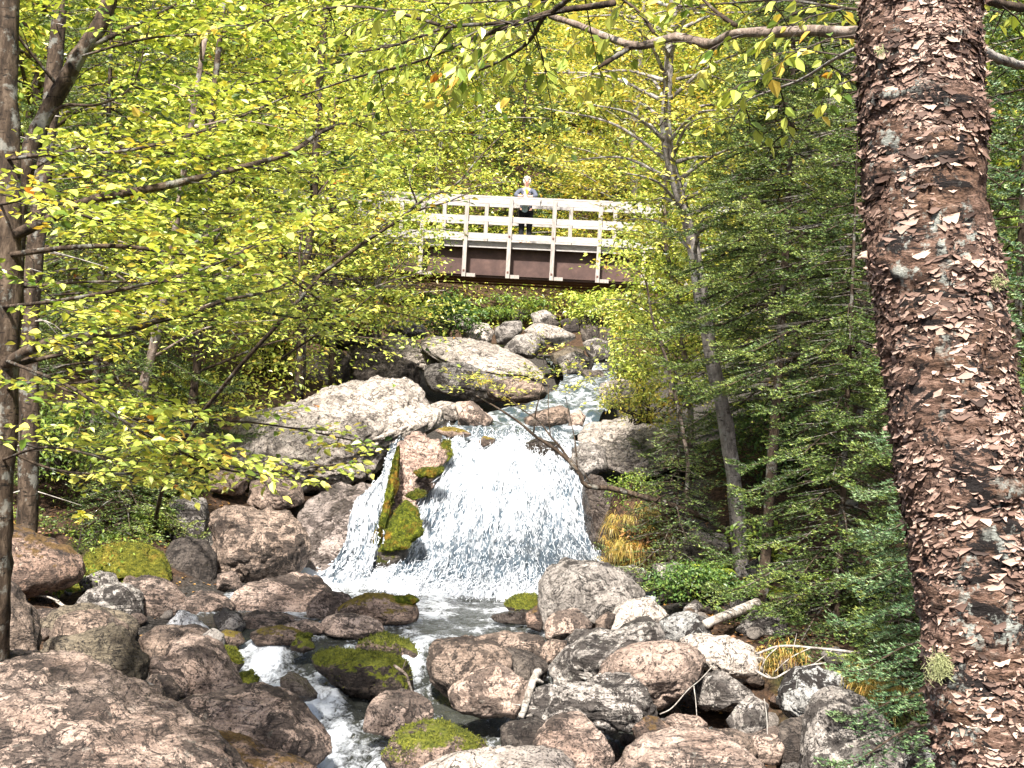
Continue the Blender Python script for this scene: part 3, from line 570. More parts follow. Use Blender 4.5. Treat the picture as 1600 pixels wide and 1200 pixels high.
st = mesh_np('stream', np.stack([X, Y, Zw], -1).reshape(-1, 3), Q, W1, extra={'foam': foam.ravel()}); tag(st, kind='structure')

# the waterfall: rows from the lip to the pool, each row spans left to right
def fall(name, rows, nu, nv, bulge, seed, matl, foamf, amp=.05):
    rows = np.array([np.concatenate([P(a, y, d), P(b, y, d)]) for (y, a, b, d) in rows])
    R_ = resample(rows, nv); u = np.linspace(0, 1, nu)[None, :, None]
    G = R_[:, None, :3] * (1 - u) + R_[:, None, 3:] * u
    G[:, :, 1] -= bulge * np.sin(np.pi * u[..., 0]) 
    v = np.linspace(0, 1, nv)[:, None] * np.ones((1, nu)); uu = np.linspace(0, 1, nu)[None] * np.ones((nv, 1))
    q = np.stack([uu * 9 + .6 * v, v * 3.0, uu * 0], -1).reshape(-1, 3)
    a_ = fbm(q, seed, 5, .6).reshape(nv, nu); st_ = fbm(np.stack([uu * 3, v * 5, uu * 0], -1).reshape(-1, 3), seed + 4, 3).reshape(nv, nu)
    fr = fbm(np.stack([uu * 42, v * 7, uu * 0], -1).reshape(-1, 3), seed + 8, 4, .6).reshape(nv, nu)
    G[:, :, 1] -= amp * (a_ + .8 * st_ + .45 * fr); G[:, :, 2] += amp * (.9 * a_ + .5 * fr)
    i = np.arange(nv - 1)[:, None] * nu; j = np.arange(nu - 1)[None]
    Q = np.stack([i + j, i + nu + j, i + nu + j + 1, i + j + 1], -1).reshape(-1, 4)
    o = mesh_np(name, G.reshape(-1, 3), Q, matl, extra={'foam': foamf(uu, v).ravel()}); tag(o, kind='structure')
    return o, G
W2 = water_mat('falling_water', .80, 1.12, (4.6, 1.3, 1.3), 5.0, (.07, .095, .12))
ff = lambda u, v: .36 + .24 * np.exp(-((v - .22) / .2) ** 2 - ((u - .45) / .35) ** 2) + .40 * np.exp(-((v - 1) / .16) ** 2) - .14 * np.exp(-((v - .70) / .13) ** 2 - ((u - .6) / .4) ** 2) - .22 * np.exp(-(v / .07) ** 2)
fl, G = fall('waterfall', [(672, 690, 890, 18.4), (690, 690, 900, 17.7), (715, 672, 920, 17.2), (750, 655, 928, 16.8), (790, 640, 932, 16.45), (830, 622, 936, 16.05), (868, 606, 940, 15.35), (898, 582, 942, 14.9), (922, 560, 936, 14.55), (950, 555, 936, 14.3)], 260, 260, .30, 11, W2, ff, .055)
f2, G2 = fall('side_waterfall', [(690, 612, 640, 17.3), (715, 602, 625, 16.8), (745, 592, 616, 16.4), (775, 560, 612, 16.0), (810, 548, 604, 15.6), (850, 540, 600, 15.3), (885, 515, 594, 15.05), (908, 480, 590, 14.85), (930, 475, 590, 14.6)], 120, 160, .05, 23, W2, lambda u, v: .22 + .26 * np.exp(-((v - .3) / .25) ** 2) + .25 * v, .05)
# broken water: slivers and drops thrown off the fall
SW = NM('white_spray'); SW.done((.76, .79, .83), .35); SW = SW.m
def spray(name, G, n, seed, parent, up=(0, .12), ln=(.05, .22), w_=(.0016, .0045), vpow=1.0):
    rg = np.random.RandomState(seed); nv, nu = G.shape[:2]
    v = rg.rand(n) ** vpow * (nv - 6) + 2; u = rg.rand(n) * (nu - 4) + 2
    a = G[v.astype(int), u.astype(int)]; b = G[np.minimum(v.astype(int) + 5, nv - 1), u.astype(int)]
    T = nrm(b - a + rg.normal(size=(n, 3)) * .02 + np.stack([(u / nu - .5) * .02, u * 0, u * 0], -1)); T[rg.rand(n) < .12] += rg.normal(size=3) * .7; T = nrm(T)
    N = nrm(np.cross(T, (1, 0, 0))); N *= np.sign(N[:, 2:3] + 1e-6)
    a = a + N * (rg.uniform(up[0], up[1], n) ** 1.0)[:, None] * rg.rand(n)[:, None]
    L = rg.uniform(*ln, n) * rg.rand(n) ** .6; w = rg.uniform(*w_, n)
    g = Geo(); c = a + rg.normal(size=(n, 3)) * .01
    g.segs(c, c + T * L[:, None] * .5, w * .35, w, 4); g.segs(c + T * L[:, None] * .5, c + T * L[:, None], w, w * .2, 4)
    return tag(g.make(name, SW, parent), kind='stuff')
spray('spray', G, 9000, 3, fl, (0, .09)); spray('spray', G[-60:], 6000, 4, fl, (0, .16), (.008, .035), (.002, .006))
spray('spray', G2, 1200, 5, f2, (0, .06), (.02, .09), (.003, .008))
# upper rapids
W3 = water_mat('upper_water', .78, 1.0, (1.2, .8, 1), 5)
def upper(name, rows, foam, seed):
    rows = np.array([np.concatenate([P(a, y, d), P(b, y, d)]) for (y, a, b, d) in rows]); nv, nu = 120, 70
    R_ = resample(rows, nv); u = np.linspace(0, 1, nu)[None, :, None]; G = R_[:, None, :3] * (1 - u) + R_[:, None, 3:] * u
    G[:, :, 2] += .06 * fbm(G.reshape(-1, 3) * 2.5, seed, 5, .6).reshape(nv, nu)
    i = np.arange(nv - 1)[:, None] * nu; j = np.arange(nu - 1)[None]
    Q = np.stack([i + j, i + nu + j, i + nu + j + 1, i + j + 1], -1).reshape(-1, 4)
    return tag(mesh_np(name, G.reshape(-1, 3), Q, W3, extra={'foam': np.full(nv * nu, foam)}), kind='structure')
upper('upper_stream', [(560, 850, 930, 34), (575, 870, 950, 29), (592, 880, 965, 25), (622, 850, 960, 22.5), (650, 760, 940, 20.5), (668, 690, 920, 19), (680, 690, 895, 18.2)], .30, 41)

# ------------------------------------------------------------------ foliage
def leaf_mat(name, stops, rough=.42, trans=.35, clump=2.0, tip=0.0):
    m = NM(name); g = m.n('ShaderNodeNewGeometry'); v = m.coord(rnd=False)
    oi = m.n('ShaderNodeObjectInfo')
    n_ = m.noise(v, clump, 3, .5)
    f = m.math('ADD', m.math('MULTIPLY', g.outputs['Random Per Island'], .62), m.math('MULTIPLY', m.math('SUBTRACT', n_, .5), 1.1))
    f = m.math('ADD', f, m.math('MULTIPLY', oi.outputs['Random'], .12)); f = m.math('ADD', f, .12 - tip * .35)
    if tip:
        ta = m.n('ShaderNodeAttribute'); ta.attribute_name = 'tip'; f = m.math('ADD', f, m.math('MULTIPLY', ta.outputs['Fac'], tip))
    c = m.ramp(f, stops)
    m.done(c, rough, None, .5)
    tr = m.n('ShaderNodeBsdfTranslucent'); ms = m.n('ShaderNodeMixShader'); ms.inputs[0].default_value = trans
    tc = m.mix(.6, c, (1.35, 1.25, .4), 'MULTIPLY'); m.l(tc, tr.inputs['Color'])
    m.l(m.b.outputs[0], ms.inputs[1]); m.l(tr.outputs[0], ms.inputs[2]); m.l(ms.outputs[0], m.out.inputs[0])
    return m.m
LM = {
 'yg': leaf_mat('yellow_green_leaf', [(.0, (.03, .065, .015)), (.18, (.12, .20, .03)), (.40, (.38, .46, .08)), (.64, (.62, .68, .15)), (.88, (.78, .62, .13)), (.96, (.66, .36, .06)), (1.0, (.55, .16, .03))], rough=.33, trans=.33),
 'green': leaf_mat('green_leaf', [(.0, (.02, .05, .012)), (.4, (.13, .21, .035)), (.7, (.30, .38, .07)), (.95, (.46, .44, .09))]),
 'gold': leaf_mat('golden_leaf', [(.0, (.06, .11, .02)), (.3, (.32, .38, .07)), (.6, (.70, .66, .15)), (.85, (.80, .62, .13)), (1, (.66, .30, .05))]),
 'bush': leaf_mat('bush_leaf', [(.0, (.04, .10, .03)), (.5, (.11, .20, .05)), (.85, (.24, .32, .06)), (1, (.45, .42, .05))], clump=1.2),
 'needle': leaf_mat('spruce_needle', [(.0, (.010, .024, .010)), (.25, (.03, .065, .02)), (.5, (.08, .14, .035)), (.75, (.19, .27, .06)), (1.0, (.38, .42, .10))], rough=.45, trans=.12, clump=2.2, tip=.42),
 'blue': leaf_mat('blue_spruce_needle', [(.0, (.02, .05, .025)), (.4, (.06, .13, .055)), (.7, (.15, .25, .10)), (1, (.30, .38, .18))], rough=.45, trans=.12, clump=2.2, tip=.42),
 'fern': leaf_mat('fern_leaf', [(.0, (.08, .14, .02)), (.5, (.22, .30, .03)), (.9, (.50, .46, .05))], clump=1.5),
 'straw': leaf_mat('dry_grass', [(.0, (.16, .18, .03)), (.35, (.36, .30, .07)), (.6, (.52, .36, .10)), (.85, (.50, .24, .04)), (1, (.38, .12, .02))], clump=5),
 'litter': leaf_mat('fallen_leaf', [(.0, (.10, .04, .02)), (.4, (.28, .13, .05)), (.7, (.50, .30, .08)), (.95, (.60, .22, .04))], trans=.05, clump=3),
}
def bark_mat(name, A, B, dark, lich=(.40, .42, .38), sc=1.0, lamt=.4):
    m = NM(name); v = m.coord((1, 1, .35)); vh = m.coord((1, 1, 4))
    n_ = m.noise(v, 18 * sc, 8, .7, .4); c = m.ramp(n_, [(.34, dark), (.5, A), (.66, B)])
    b2 = m.noise(vh, 14 * sc, 6, .6); c = m.mix(m.step(b2, .58, .64), c, dark)
    l_ = m.noise(m.coord(), 7, 8, .7); c = m.mix(m.math('MULTIPLY', m.step(l_, .54, .6), lamt), c, lich)
    return m.done(c, .9, m.bump(n_, .02, 1.0), .2)
BM = {
 'dark': bark_mat('dark_bark', (.055, .038, .026), (.13, .095, .068), (.010, .008, .006), lamt=.3),
 'grey': bark_mat('grey_bark', (.26, .23, .21), (.44, .40, .37), (.07, .06, .055), lamt=.6),
 'tan': bark_mat('tan_bark', (.20, .15, .12), (.36, .29, .24), (.05, .04, .03)),
 'twig': bark_mat('twig_bark', (.05, .038, .032), (.11, .085, .07), (.02, .015, .012), lamt=.15),
 'dead': bark_mat('dead_wood', (.30, .27, .24), (.46, .42, .38), (.10, .085, .07), lamt=.3),
 'log': bark_mat('bleached_wood', (.42, .37, .32), (.62, .57, .51), (.20, .16, .13), lamt=.2),
}
LT6 = np.array([(0, 0, 0), (.30, .5, .05), (.62, .42, .02), (1, 0, -.10), (.62, -.42, .02), (.30, -.5, .05)])
LF6 = np.array([(0, 1, 2, 3), (0, 3, 4, 5)])
LT4 = np.array([(0, 0, 0), (.45, .42, .06), (1, 0, -.06), (.45, -.42, .06)])
LF4 = np.array([(0, 1, 2, 3)])
class Leaves:
    def __init__(s): s.p = []; s.d = []; s.n = []; s.s = []
    def add(s, p, d, n, sz):
        s.p.append(np.atleast_2d(p)); s.d.append(np.atleast_2d(d)); s.n.append(np.atleast_2d(n)); s.s.append(np.atleast_1d(sz))
    def count(s): return sum(len(a) for a in s.p)
    def make(s, name, mat, parent=None, fine=True, wid=.62, off=None):
        p = np.vstack(s.p); d = nrm(np.vstack(s.d)); n = np.vstack(s.n); sz = np.concatenate(s.s)
        q = p - CAM; Y_ = q @ FV; a = 800 + FPX * (q @ RV) / Y_; b = 600 - FPX * (q @ UV) / Y_      # the gap in the crowns that opens onto the bridge
        gap = (Y_ > 2) & (Y_ < 36) & (a > 722) & (a < 945) & (b > 262) & (b < 445) & (np.random.RandomState(1).rand(len(p)) < np.clip(np.minimum(np.minimum(a - 722, 945 - a) / 25, .95), .4, .95))
        gap &= ~((b > 388) & (a > 868))
        gap |= (Y_ > 15) & (Y_ < 25) & (a > 700) & (a < 955) & (b > 488) & (b < 600) & (np.random.RandomState(3).rand(len(p)) < .85)
        gap |= (Y_ > 2) & (Y_ < 36) & (a > 478) & (a < 722) & (b > 427 + (a - 478) * .035) & (b < 447 + (a - 478) * .035) & (np.random.RandomState(2).rand(len(p)) < .85)
        if gap.any() and not gap.all(): p, d, n, sz = p[~gap], d[~gap], n[~gap], sz[~gap]
        side = nrm(np.cross(n, d)); n = np.cross(d, side)
        T, F = (LT6, LF6) if fine else (LT4, LF4)
        V = p[:, None] + sz[:, None, None] * (T[None, :, 0:1] * d[:, None] + T[None, :, 1:2] * wid * side[:, None] + T[None, :, 2:3] * n[:, None] * 1.6)
        if off is not None: V = V - np.asarray(off)
        Q = (F[None] + (np.arange(len(p)) * len(T))[:, None, None]).reshape(-1, 4)
        return mesh_np(name, V.reshape(-1, 3), Q, mat, parent, smooth=False)

def clumps(LV, C, n, r, rz, sz, rg, tilt=.5):
    C = np.repeat(np.atleast_2d(C), n, 0); N = len(C)
    o = rg.normal(size=(N, 3)) * np.array((r, r, rz)) * .6; o[:, 2] -= .12 * (o[:, 0] ** 2 + o[:, 1] ** 2) / max(r, .01)
    d = nrm(np.stack([o[:, 0], o[:, 1], -.15 * r + 0 * o[:, 0]], -1) + rg.normal(size=(N, 3)) * r * .5)
    LV.add(C + o, d, nrm(np.array((0, 0, 1.0)) + rg.normal(size=(N, 3)) * tilt), sz * rg.uniform(.65, 1.25, N))

def twig_leaves(path, rg, LV, sz, gap=.55, tilt=.35, droop=.0):
    """leaves set alternately along a twig, blades lying near horizontal"""
    L = np.linalg.norm(np.diff(path, axis=0), axis=1).sum(); n = max(2, int(L / (sz * gap)))
    t = np.linspace(.28, 1, n); k = t * (len(path) - 1); i = np.minimum(k.astype(int), len(path) - 2); f = (k - i)[:, None]
    p = path[i] * (1 - f) + path[i + 1] * f; T = nrm(path[i + 1] - path[i])
    side = nrm(np.cross(T, (0, 0, 1.0))) * np.where(np.arange(n) % 2, 1, -1)[:, None]
    d = nrm(T * .8 + side * rg.uniform(.6, 1.2, (n, 1)) + rg.normal(size=(n, 3)) * .28 - np.array((0, 0, 1)) * droop)
    nn = nrm(np.array((0, 0, 1.0)) + rg.normal(size=(n, 3)) * tilt)
    LV.add(p + d * sz * .12, d, nn, sz * rg.uniform(.45, 1.35, n))

def sprig(path, rg, LV, GE, sz, L=.7, dens=5.0, t0=.12, flat=.18, lvl=2, rise=.05, tilt=.35, droop=0.0, r=.004, gap=.55, taper=.55):
    """side shoots of a branch, in a flat fan, each with smaller shoots and leaves"""
    n_seg = len(path) - 1; TL = np.linalg.norm(np.diff(path, axis=0), axis=1).sum(); n = max(2, int(TL * dens))
    for q in range(n):
        t = t0 + (1 - t0) * (q + rg.rand()) / n; k = t * n_seg; i = min(int(k), n_seg - 1); f = k - i
        p = path[i] * (1 - f) + path[i + 1] * f; T = nrm(path[i + 1] - path[i]); sd = nrm(np.cross(T, (0, 0, 1.0))) * (1 if q % 2 else -1)
        a = rg.uniform(.5, 1.1); d = nrm(T * math.cos(a) + sd * math.sin(a) + np.array((0, 0, rg.normal() * flat + rise)))
        l = L * (1 - taper * t) * rg.uniform(.55, 1.15)
        bend = rg.normal(size=3) * .12; e = p + d * l
        tw = np.array([p, p + d * l * .35 + bend * l * .3, p + d * l * .7 + bend * l * .35 - np.array((0, 0, droop * l * .15)), e - np.array((0, 0, droop * l * .4))])
        GE.segs(tw[:-1], tw[1:], r * np.array((1, .8, .55)), r * np.array((.8, .55, .3)), 3)
        twig_leaves(tw, rg, LV, sz, gap, tilt, droop)
        if lvl > 1: sprig(tw, rg, LV, GE, sz, L * .48, dens * 1.7, .15, flat, lvl - 1, rise, tilt, droop, r * .55, gap)

def tree_from(name, label, cat, group, base, trunk, branches, bark, leafm, sz, rg, sides=10, fine=True, sp={}, twbark='twig', crown='crown', clump=None):
    """trunk: (path, radii); branches: list of (path, r0, r1)"""
    t = thing(name, base, label, cat, group); LV = Leaves(); TW = Geo(); G_ = Geo()
    if trunk is not None: G_.tube(trunk[0], trunk[1], sides, .22, 3)
    for (bp, r0, r1) in branches:
        G_.tube(bp, np.linspace(r0, r1, len(bp)), 7, .18, 5)
        sprig(bp, rg, LV, TW, sz, **sp)
        if clump:
            k = 5; t_ = rg.uniform(.25, 1.05, k)[:, None]; c_ = bp[0] * (1 - t_) + bp[-1] * t_ + rg.normal(size=(k, 3)) * clump[1] * np.array((.7, .7, .35))
            clumps(LV, c_, clump[0], clump[1], clump[1] * .28, sz, rg)
    G_.make('trunk', BM[bark], t, off=base)
    if TW.V: TW.make('twigs', BM[twbark], t, off=base)
    LV.make(crown, LM[leafm], t, fine, off=base)
    return t, LV.count()

def pxpath(pts, n=None):
    """[(px,py,Y),...] -> smooth path"""
    a = np.array([P(*q) for q in pts]); return resample(a, n or max(8, len(pts) * 4))

nleaf = 0
# two trees at the left edge whose boughs sweep over the stream
rg = np.random.RandomState(11)
A_tr = pxpath([(14, -120, 8.7), (10, 150, 8.6), (14, 400, 8.5), (6, 640, 8.5), (-4, 860, 8.5), (-8, 1060, 8.6)], 40)[::-1]
A_br = []
for pts, r0 in [([(12, 372, 8.5), (70, 345, 8.4), (140, 313, 8.3), (260, 290, 8.4), (350, 268, 8.6), (450, 240, 8.9), (505, 205, 9.2), (570, 182, 9.5), (645, 157, 9.8)], .034),
                ([(-6, 585, 8.5), (20, 560, 8.4), (70, 537, 8.3), (130, 525, 8.2), (190, 520, 8.3), (250, 500, 8.5), (300, 490, 8.7), (350, 470, 8.9), (420, 455, 9.2), (470, 430, 9.5)], .036),
                ([(-4, 600, 8.5), (30, 570, 8.6), (90, 555, 8.8), (150, 535, 9.0), (240, 515, 9.3), (330, 500, 9.6)], .02),
                ([(0, 400, 8.5), (105, 387, 8.2), (190, 385, 8.1), (270, 395, 8.3), (350, 405, 8.6), (440, 430, 9.0), (500, 470, 9.3)], .018),
                ([(0, 610, 8.5), (70, 598, 8.2), (150, 630, 8.1), (230, 660, 8.3), (330, 655, 8.8), (450, 668, 9.3), (560, 690, 9.8)], .012),
                                ([(0, 560, 8.5), (100, 600, 7.6), (180, 650, 7.4), (270, 700, 7.6), (380, 738, 8.1), (560, 722, 8.8)], .010),
                ([(0, 480, 8.5), (90, 470, 7.6), (200, 450, 7.3), (320, 420, 7.6), (430, 370, 8.2), (560, 350, 9.0)], .012),
                ([(0, 250, 8.6), (90, 240, 8.0), (200, 235, 7.7), (330, 200, 8.0), (450, 150, 8.6)], .012),
                                ([(0, 720, 8.5), (60, 700, 7.7), (120, 705, 7.4), (200, 730, 7.5)], .008),
                ([(0, 700, 8.5), (90, 735, 8.6), (200, 740, 8.9), (330, 725, 9.3), (430, 745, 9.8)], .009),
                ([(0, 320, 8.5), (60, 310, 6.8), (110, 330, 6.4), (170, 350, 6.5)], .008)]:
    A_br.append((pxpath(pts), r0, .005))
t, c_ = tree_from('birch_tree', 'dark-barked tree at the very left edge whose long boughs sweep right over the stream', 'tree', 'leafy trees along the stream', P(-8, 1060, 8.6), (A_tr, [.085, .075, .07]), A_br, 'dark', 'yg', .058, rg, sp=dict(L=.74, dens=5.2, flat=.15, lvl=3, tilt=.36, gap=.84)); nleaf += c_
rg = np.random.RandomState(12)
B_tr = pxpath([(10, 700, 9.6), (20, 500, 9.5), (32, 300, 9.4), (60, 205, 9.4), (95, 140, 9.4), (125, 85, 9.4), (160, 30, 9.4), (190, -60, 9.4)], 40)
B_tr = np.vstack([np.array([P(0, 980, 9.7)]), B_tr])
B_br = []
for pts, r0 in [([(70, 190, 9.4), (100, 165, 9.3), (155, 163, 9.2), (205, 135, 9.2), (228, 65, 9.2), (240, 0, 9.2)], .013),
                ([(140, 72, 9.4), (200, 45, 9.4), (260, 15, 9.4), (300, -10, 9.4)], .022),
                ([(205, 135, 9.2), (300, 150, 9.0), (400, 130, 9.2), (520, 100, 9.6)], .009),
                ([(40, 270, 9.4), (120, 232, 9.2), (230, 235, 9.3), (330, 250, 9.6), (470, 270, 10.2), (610, 250, 11)], .012),
                ([(95, 140, 9.4), (30, 60, 9.2), (0, 20, 9.0), (-40, -20, 9)], .012),
                ([(30, 330, 9.4), (150, 350, 9.8), (300, 335, 10.4), (450, 330, 11), (600, 300, 12)], .012),
                ([(20, 450, 9.5), (160, 440, 9.6), (300, 450, 10), (420, 490, 10.6), (520, 500, 11.2)], .010),
                ([(120, 90, 9.4), (230, 60, 9.0), (350, 50, 9.1), (470, 20, 9.5)], .010)]:
    B_br.append((pxpath(pts), r0, .004))
t, c_ = tree_from('birch_tree', 'rough tree near the left edge leaning to the right at the top with a fork', 'tree', 'leafy trees along the stream', P(0, 980, 9.7), (B_tr, [.06, .06, .055, .05]), B_br, 'dark', 'yg', .060, rg, sp=dict(L=.85, dens=5.8, flat=.18, lvl=3, tilt=.36, gap=.80)); nleaf += c_
print('near leaves', nleaf)

def proj(p):
    q = np.atleast_2d(p) - CAM; Y_ = q @ FV; return 800 + FPX * (q @ RV) / Y_, 600 - FPX * (q @ UV) / Y_, Y_
def hits(p):
    a, b, Y_ = proj(p); return bool(((a[0] > 718) & (a[0] < 950) & (b[0] > 250) & (b[0] < 445) & (Y_[0] < 36)) | ((a[0] > 700) & (a[0] < 955) & (b[0] > 485) & (b[0] < 620) & (Y_[0] < 25)))
def small_tree(name, label, base_px, path, r, bark, leafm, sz, seed, nb, blen, grp='leafy trees along the stream', tb=.35, sp=None, side=0, rise=.25):
    """a tree given by its trunk in the photograph, limbs generated"""
    rg = np.random.RandomState(seed); tr = pxpath(path, 34); br = []
    gz_ = float(ground_z(tr[0][0], tr[0][1])) - .1
    if tr[0][2] > gz_: tr = np.vstack([[tr[0] + (0, 0, gz_ - tr[0][2])], tr])
    for q in range(nb):
        t = tb + (1 - tb) * (q + rg.rand() * .6) / nb; k = t * 33; i = min(int(k), 32); p = tr[i - 34]
        az = q * 2.4 + rg.uniform(-.5, .5)
        if side: az = rg.uniform(-1.2, 1.2) + (0 if side > 0 else math.pi)
        d = np.array((math.cos(az), math.sin(az), rg.uniform(0, rise * 2)))
        if hits(p + nrm(d) * blen * .5) or hits(p + nrm(d) * blen): continue
        l = blen * (1.1 - .6 * (t - tb) / (1 - tb + 1e-6)) * rg.uniform(.7, 1.2)
        e = p + nrm(d) * l; br.append((resample([p, p + (e - p) * .45 + (0, 0, .08 * l), e + (0, 0, -.04 * l)], 10), r * .27, .004))
    s_ = dict(L=blen * .45, dens=4.2, flat=.2, lvl=2, tilt=.42, gap=.70, r=.005); s_.update(sp or {}); cl = s_.pop('clump', 10)
    return tree_from(name, label, 'tree', grp, tr[0], (tr, [r, r * .8, r * .45]), br, bark, leafm, sz, rg, sp=s_, fine=False, clump=(cl, blen * .22))

T1 = small_tree('tree', 'slender pale trunk leaning right in the undergrowth left of the great pale boulder', None, [(198, 740, 15.4), (213, 650, 15.4), (235, 560, 15.4), (252, 490, 15.3), (268, 400, 15.2), (290, 250, 15), (320, 60, 15)], .058, 'tan', 'yg', .062, 21, 16, 2.0)
T2 = small_tree('tree', 'thin dark trunk standing before the pale block on the left bank', None, [(290, 700, 16.5), (300, 640, 16.5), (312, 520, 16.5), (322, 400, 16.5), (330, 200, 16.5), (350, 0, 16.5)], .06, 'dark', 'yg', .068, 22, 14, 2.2, tb=.3)
T3 = small_tree('tree', 'leafy tree hiding the left end of the footbridge', None, [(470, 560, 21), (475, 450, 21), (490, 300, 21), (500, 120, 21), (520, -80, 21)], .08, 'dark', 'yg', .078, 23, 26, 3.0, tb=.12)
T4 = small_tree('tree', 'pale green tree in front of the left railing of the footbridge', None, [(590, 560, 27), (590, 470, 27), (588, 350, 27), (585, 180, 27), (590, 20, 27)], .08, 'grey', 'yg', .085, 24, 74, 1.75, tb=.12, sp=dict(clump=34))
T9 = small_tree('tree', 'leafy tree crowding the far left posts of the footbridge', None, [(520, 560, 25), (522, 430, 25), (520, 300, 25), (525, 150, 25)], .07, 'dark', 'yg', .08, 29, 40, 1.7, tb=.15, sp=dict(clump=20))
T10 = small_tree('tree', 'dense light green tree standing just in front of the right end of the footbridge', None, [(1050, 600, 20), (1045, 480, 20), (1040, 380, 20), (1040, 250, 20)], .05, 'tan', 'yg', .075, 30, 60, 1.15, tb=.12, sp=dict(clump=30))
# tree on the right whose lower trunk is bare and pale, dark above, gold crown
T5 = small_tree('tree', 'leaning grey trunk right of the waterfall, dark higher up, with a golden crown', None, [(1162, 905, 14.6), (1155, 850, 14.6), (1148, 760, 14.6), (1138, 690, 14.6), (1120, 600, 14.6), (1105, 520, 14.5), (1092, 440, 14.5), (1078, 360, 14.5), (1055, 285, 14.4), (1040, 200, 14.3), (1045, 110, 14.2), (1052, 0, 14.2), (1060, -150, 14.2)], .088, 'grey', 'gold', .062, 25, 46, 1.7, tb=.55)
T6 = small_tree('tree', 'young bright green tree hanging its leaves over the right end of the footbridge', None, [(1080, 650, 17.5), (1070, 560, 17.5), (1055, 450, 17.3), (1040, 380, 17), (1040, 300, 17), (1035, 180, 17)], .035, 'tan', 'yg', .062, 26, 56, 1.15, tb=.12, sp=dict(clump=24))
T7 = small_tree('tree', 'bright green sapling right of the upper rapids', None, [(1075, 720, 15.6), (1060, 640, 15.6), (1040, 560, 15.5), (1020, 500, 15.4), (1010, 440, 15.4)], .022, 'tan', 'yg', .055, 27, 16, 1.1, tb=.15)
T8 = small_tree('tree', 'golden tree beyond the right end of the footbridge', None, [(1000, 520, 40), (1000, 400, 40), (990, 250, 40), (1000, 100, 40), (1010, -40, 40)], .12, 'grey', 'gold', .12, 28, 34, 4.0, tb=.15)
print([q[1] for q in (T1, T2, T3, T4, T5, T6, T7, T8)])

# ------------------------------------------------------------------ background forest on the valley side
def bg_tree(seed, H, R, leafm, sz, nb, bark, sp=None):
    rg = np.random.RandomState(seed); pts = [(0, 0, -.4)]
    for k in range(1, 6): pts.append((rg.normal() * .04 * H * k / 5, rg.normal() * .04 * H * k / 5, H * k / 5))
    tr = resample(pts, 24); br = []
    for q in range(nb):
        t = .07 + .93 * (q + rg.rand() * .6) / nb; p = tr[min(23, int(t * 23))]; az = q * 2.4 + rg.uniform(-.4, .4)
        l = R * (math.sin(math.pi * (.16 + .74 * t)) ** .7) * rg.uniform(.6, 1.2); d = nrm((math.cos(az), math.sin(az), rg.uniform(.05, .8)))
        e = p + d * l; br.append((resample([p, (p + e) / 2 + (0, 0, .06 * l), e], 6), .03, .008))
    t, c = tree_from('forest_tree', None, None, None, np.zeros(3), (tr, [.11, .08, .03]), br, bark, leafm, sz, rg, sides=7, fine=False,
                     sp=dict(L=R * .42, dens=2.0, flat=.3, lvl=1, tilt=.5, gap=1.15, r=.008), clump=(52, R * .21))
    return t, c
def copy_thing(t):
    r = t.copy(); link(r)
    for ch in t.children:
        c = ch.copy(); link(c); c.parent = r
    return r
KIND = [('yg', 'yellow-green'), ('gold', 'golden'), ('green', 'mid-green')]
protos = {}
for k, (mt, word) in enumerate(KIND):
    protos[mt] = []
    for v_ in range(2):
        t, c = bg_tree(100 + k * 7 + v_, 8.5 + v_, 3.2, mt, .135, 64, 'grey' if v_ else 'dark'); protos[mt].append([t, False]); print('bg', mt, c)
side_w = [(-99, -9, 'far left'), (-9, -3, 'left of the bridge'), (-3, 3, 'behind the bridge'), (3, 9, 'right of the bridge'), (9, 99, 'far right')]
rg = np.random.RandomState(77); fl_ = []
rows = [(41, 8), (46, 9), (52, 10), (59, 11), (67, 12), (76, 13)]
for Yr, n in rows:
    half = Yr * .40
    for k in range(n):
        x = -half + 2 * half * (k + .5) / n + rg.uniform(-1, 1); fl_.append((x, Yr + rg.uniform(-2, 2), Yr))
# sides of the valley nearer than the bridge
for (x, y) in [(-8, 24), (-10, 30), (-7, 32), (-13, 36), (-9.5, 37), (11, 28), (9, 33), (14, 35), (7.5, 37.5), (-6.8, 19.5), (8.5, 22), (-12, 21), (12, 20)]: fl_.append((x, y, 30))
fl_ = [q for q in fl_ if not (q[1] < 50 and abs(q[0] + .2) < 1.9)]
cnt_ = {}; fl_.sort(key=lambda q: (q[2], q[0] / q[1]))
ordn = {41: 'in the row just past the bridge', 46: 'one row up the slope', 52: 'two rows up the slope', 59: 'half way up the slope', 67: 'high on the slope', 76: 'at the top of the slope', 30: 'on the valley side'}
for (x, y, row) in fl_:
    px_ = 800 + x / y * FPX
    w_ = rg.rand(); mt = 'yg' if w_ < .50 else ('gold' if w_ < .72 else 'green')
    if row >= 67: mt = 'green' if w_ < .5 else mt
    pr = protos[mt][rg.randint(2)]
    if not pr[1]: t = pr[0]; pr[1] = True
    else: t = copy_thing(pr[0])
    t.location = (x, y, float(ground_z(x, y, False)) - .1); s_ = rg.uniform(.8, 1.15) * (1 if row != 30 else .95); t.scale = (s_, s_, s_ * rg.uniform(.9, 1.1)); t.rotation_euler[2] = rg.uniform(0, 6.28)
    wd = dict(KIND)[mt]
    key = None
    zone = 'left' if px_ < 480 else ('centre left' if px_ < 760 else ('centre right' if px_ < 1040 else 'right'))
    base = '%s tree %s, %s of photo' % (wd, ordn[row], zone); cnt_[base] = cnt_.get(base, 0) + 1
    tag(t, base if cnt_[base] == 1 else '%s tree %s, %s of photo, %s' % (wd, ordn[row], zone, ['', '', 'second from left', 'third from left', 'fourth from left', 'fifth from left', 'sixth from left'][cnt_[base]]), 'tree', 'leafy trees on the wooded slope')

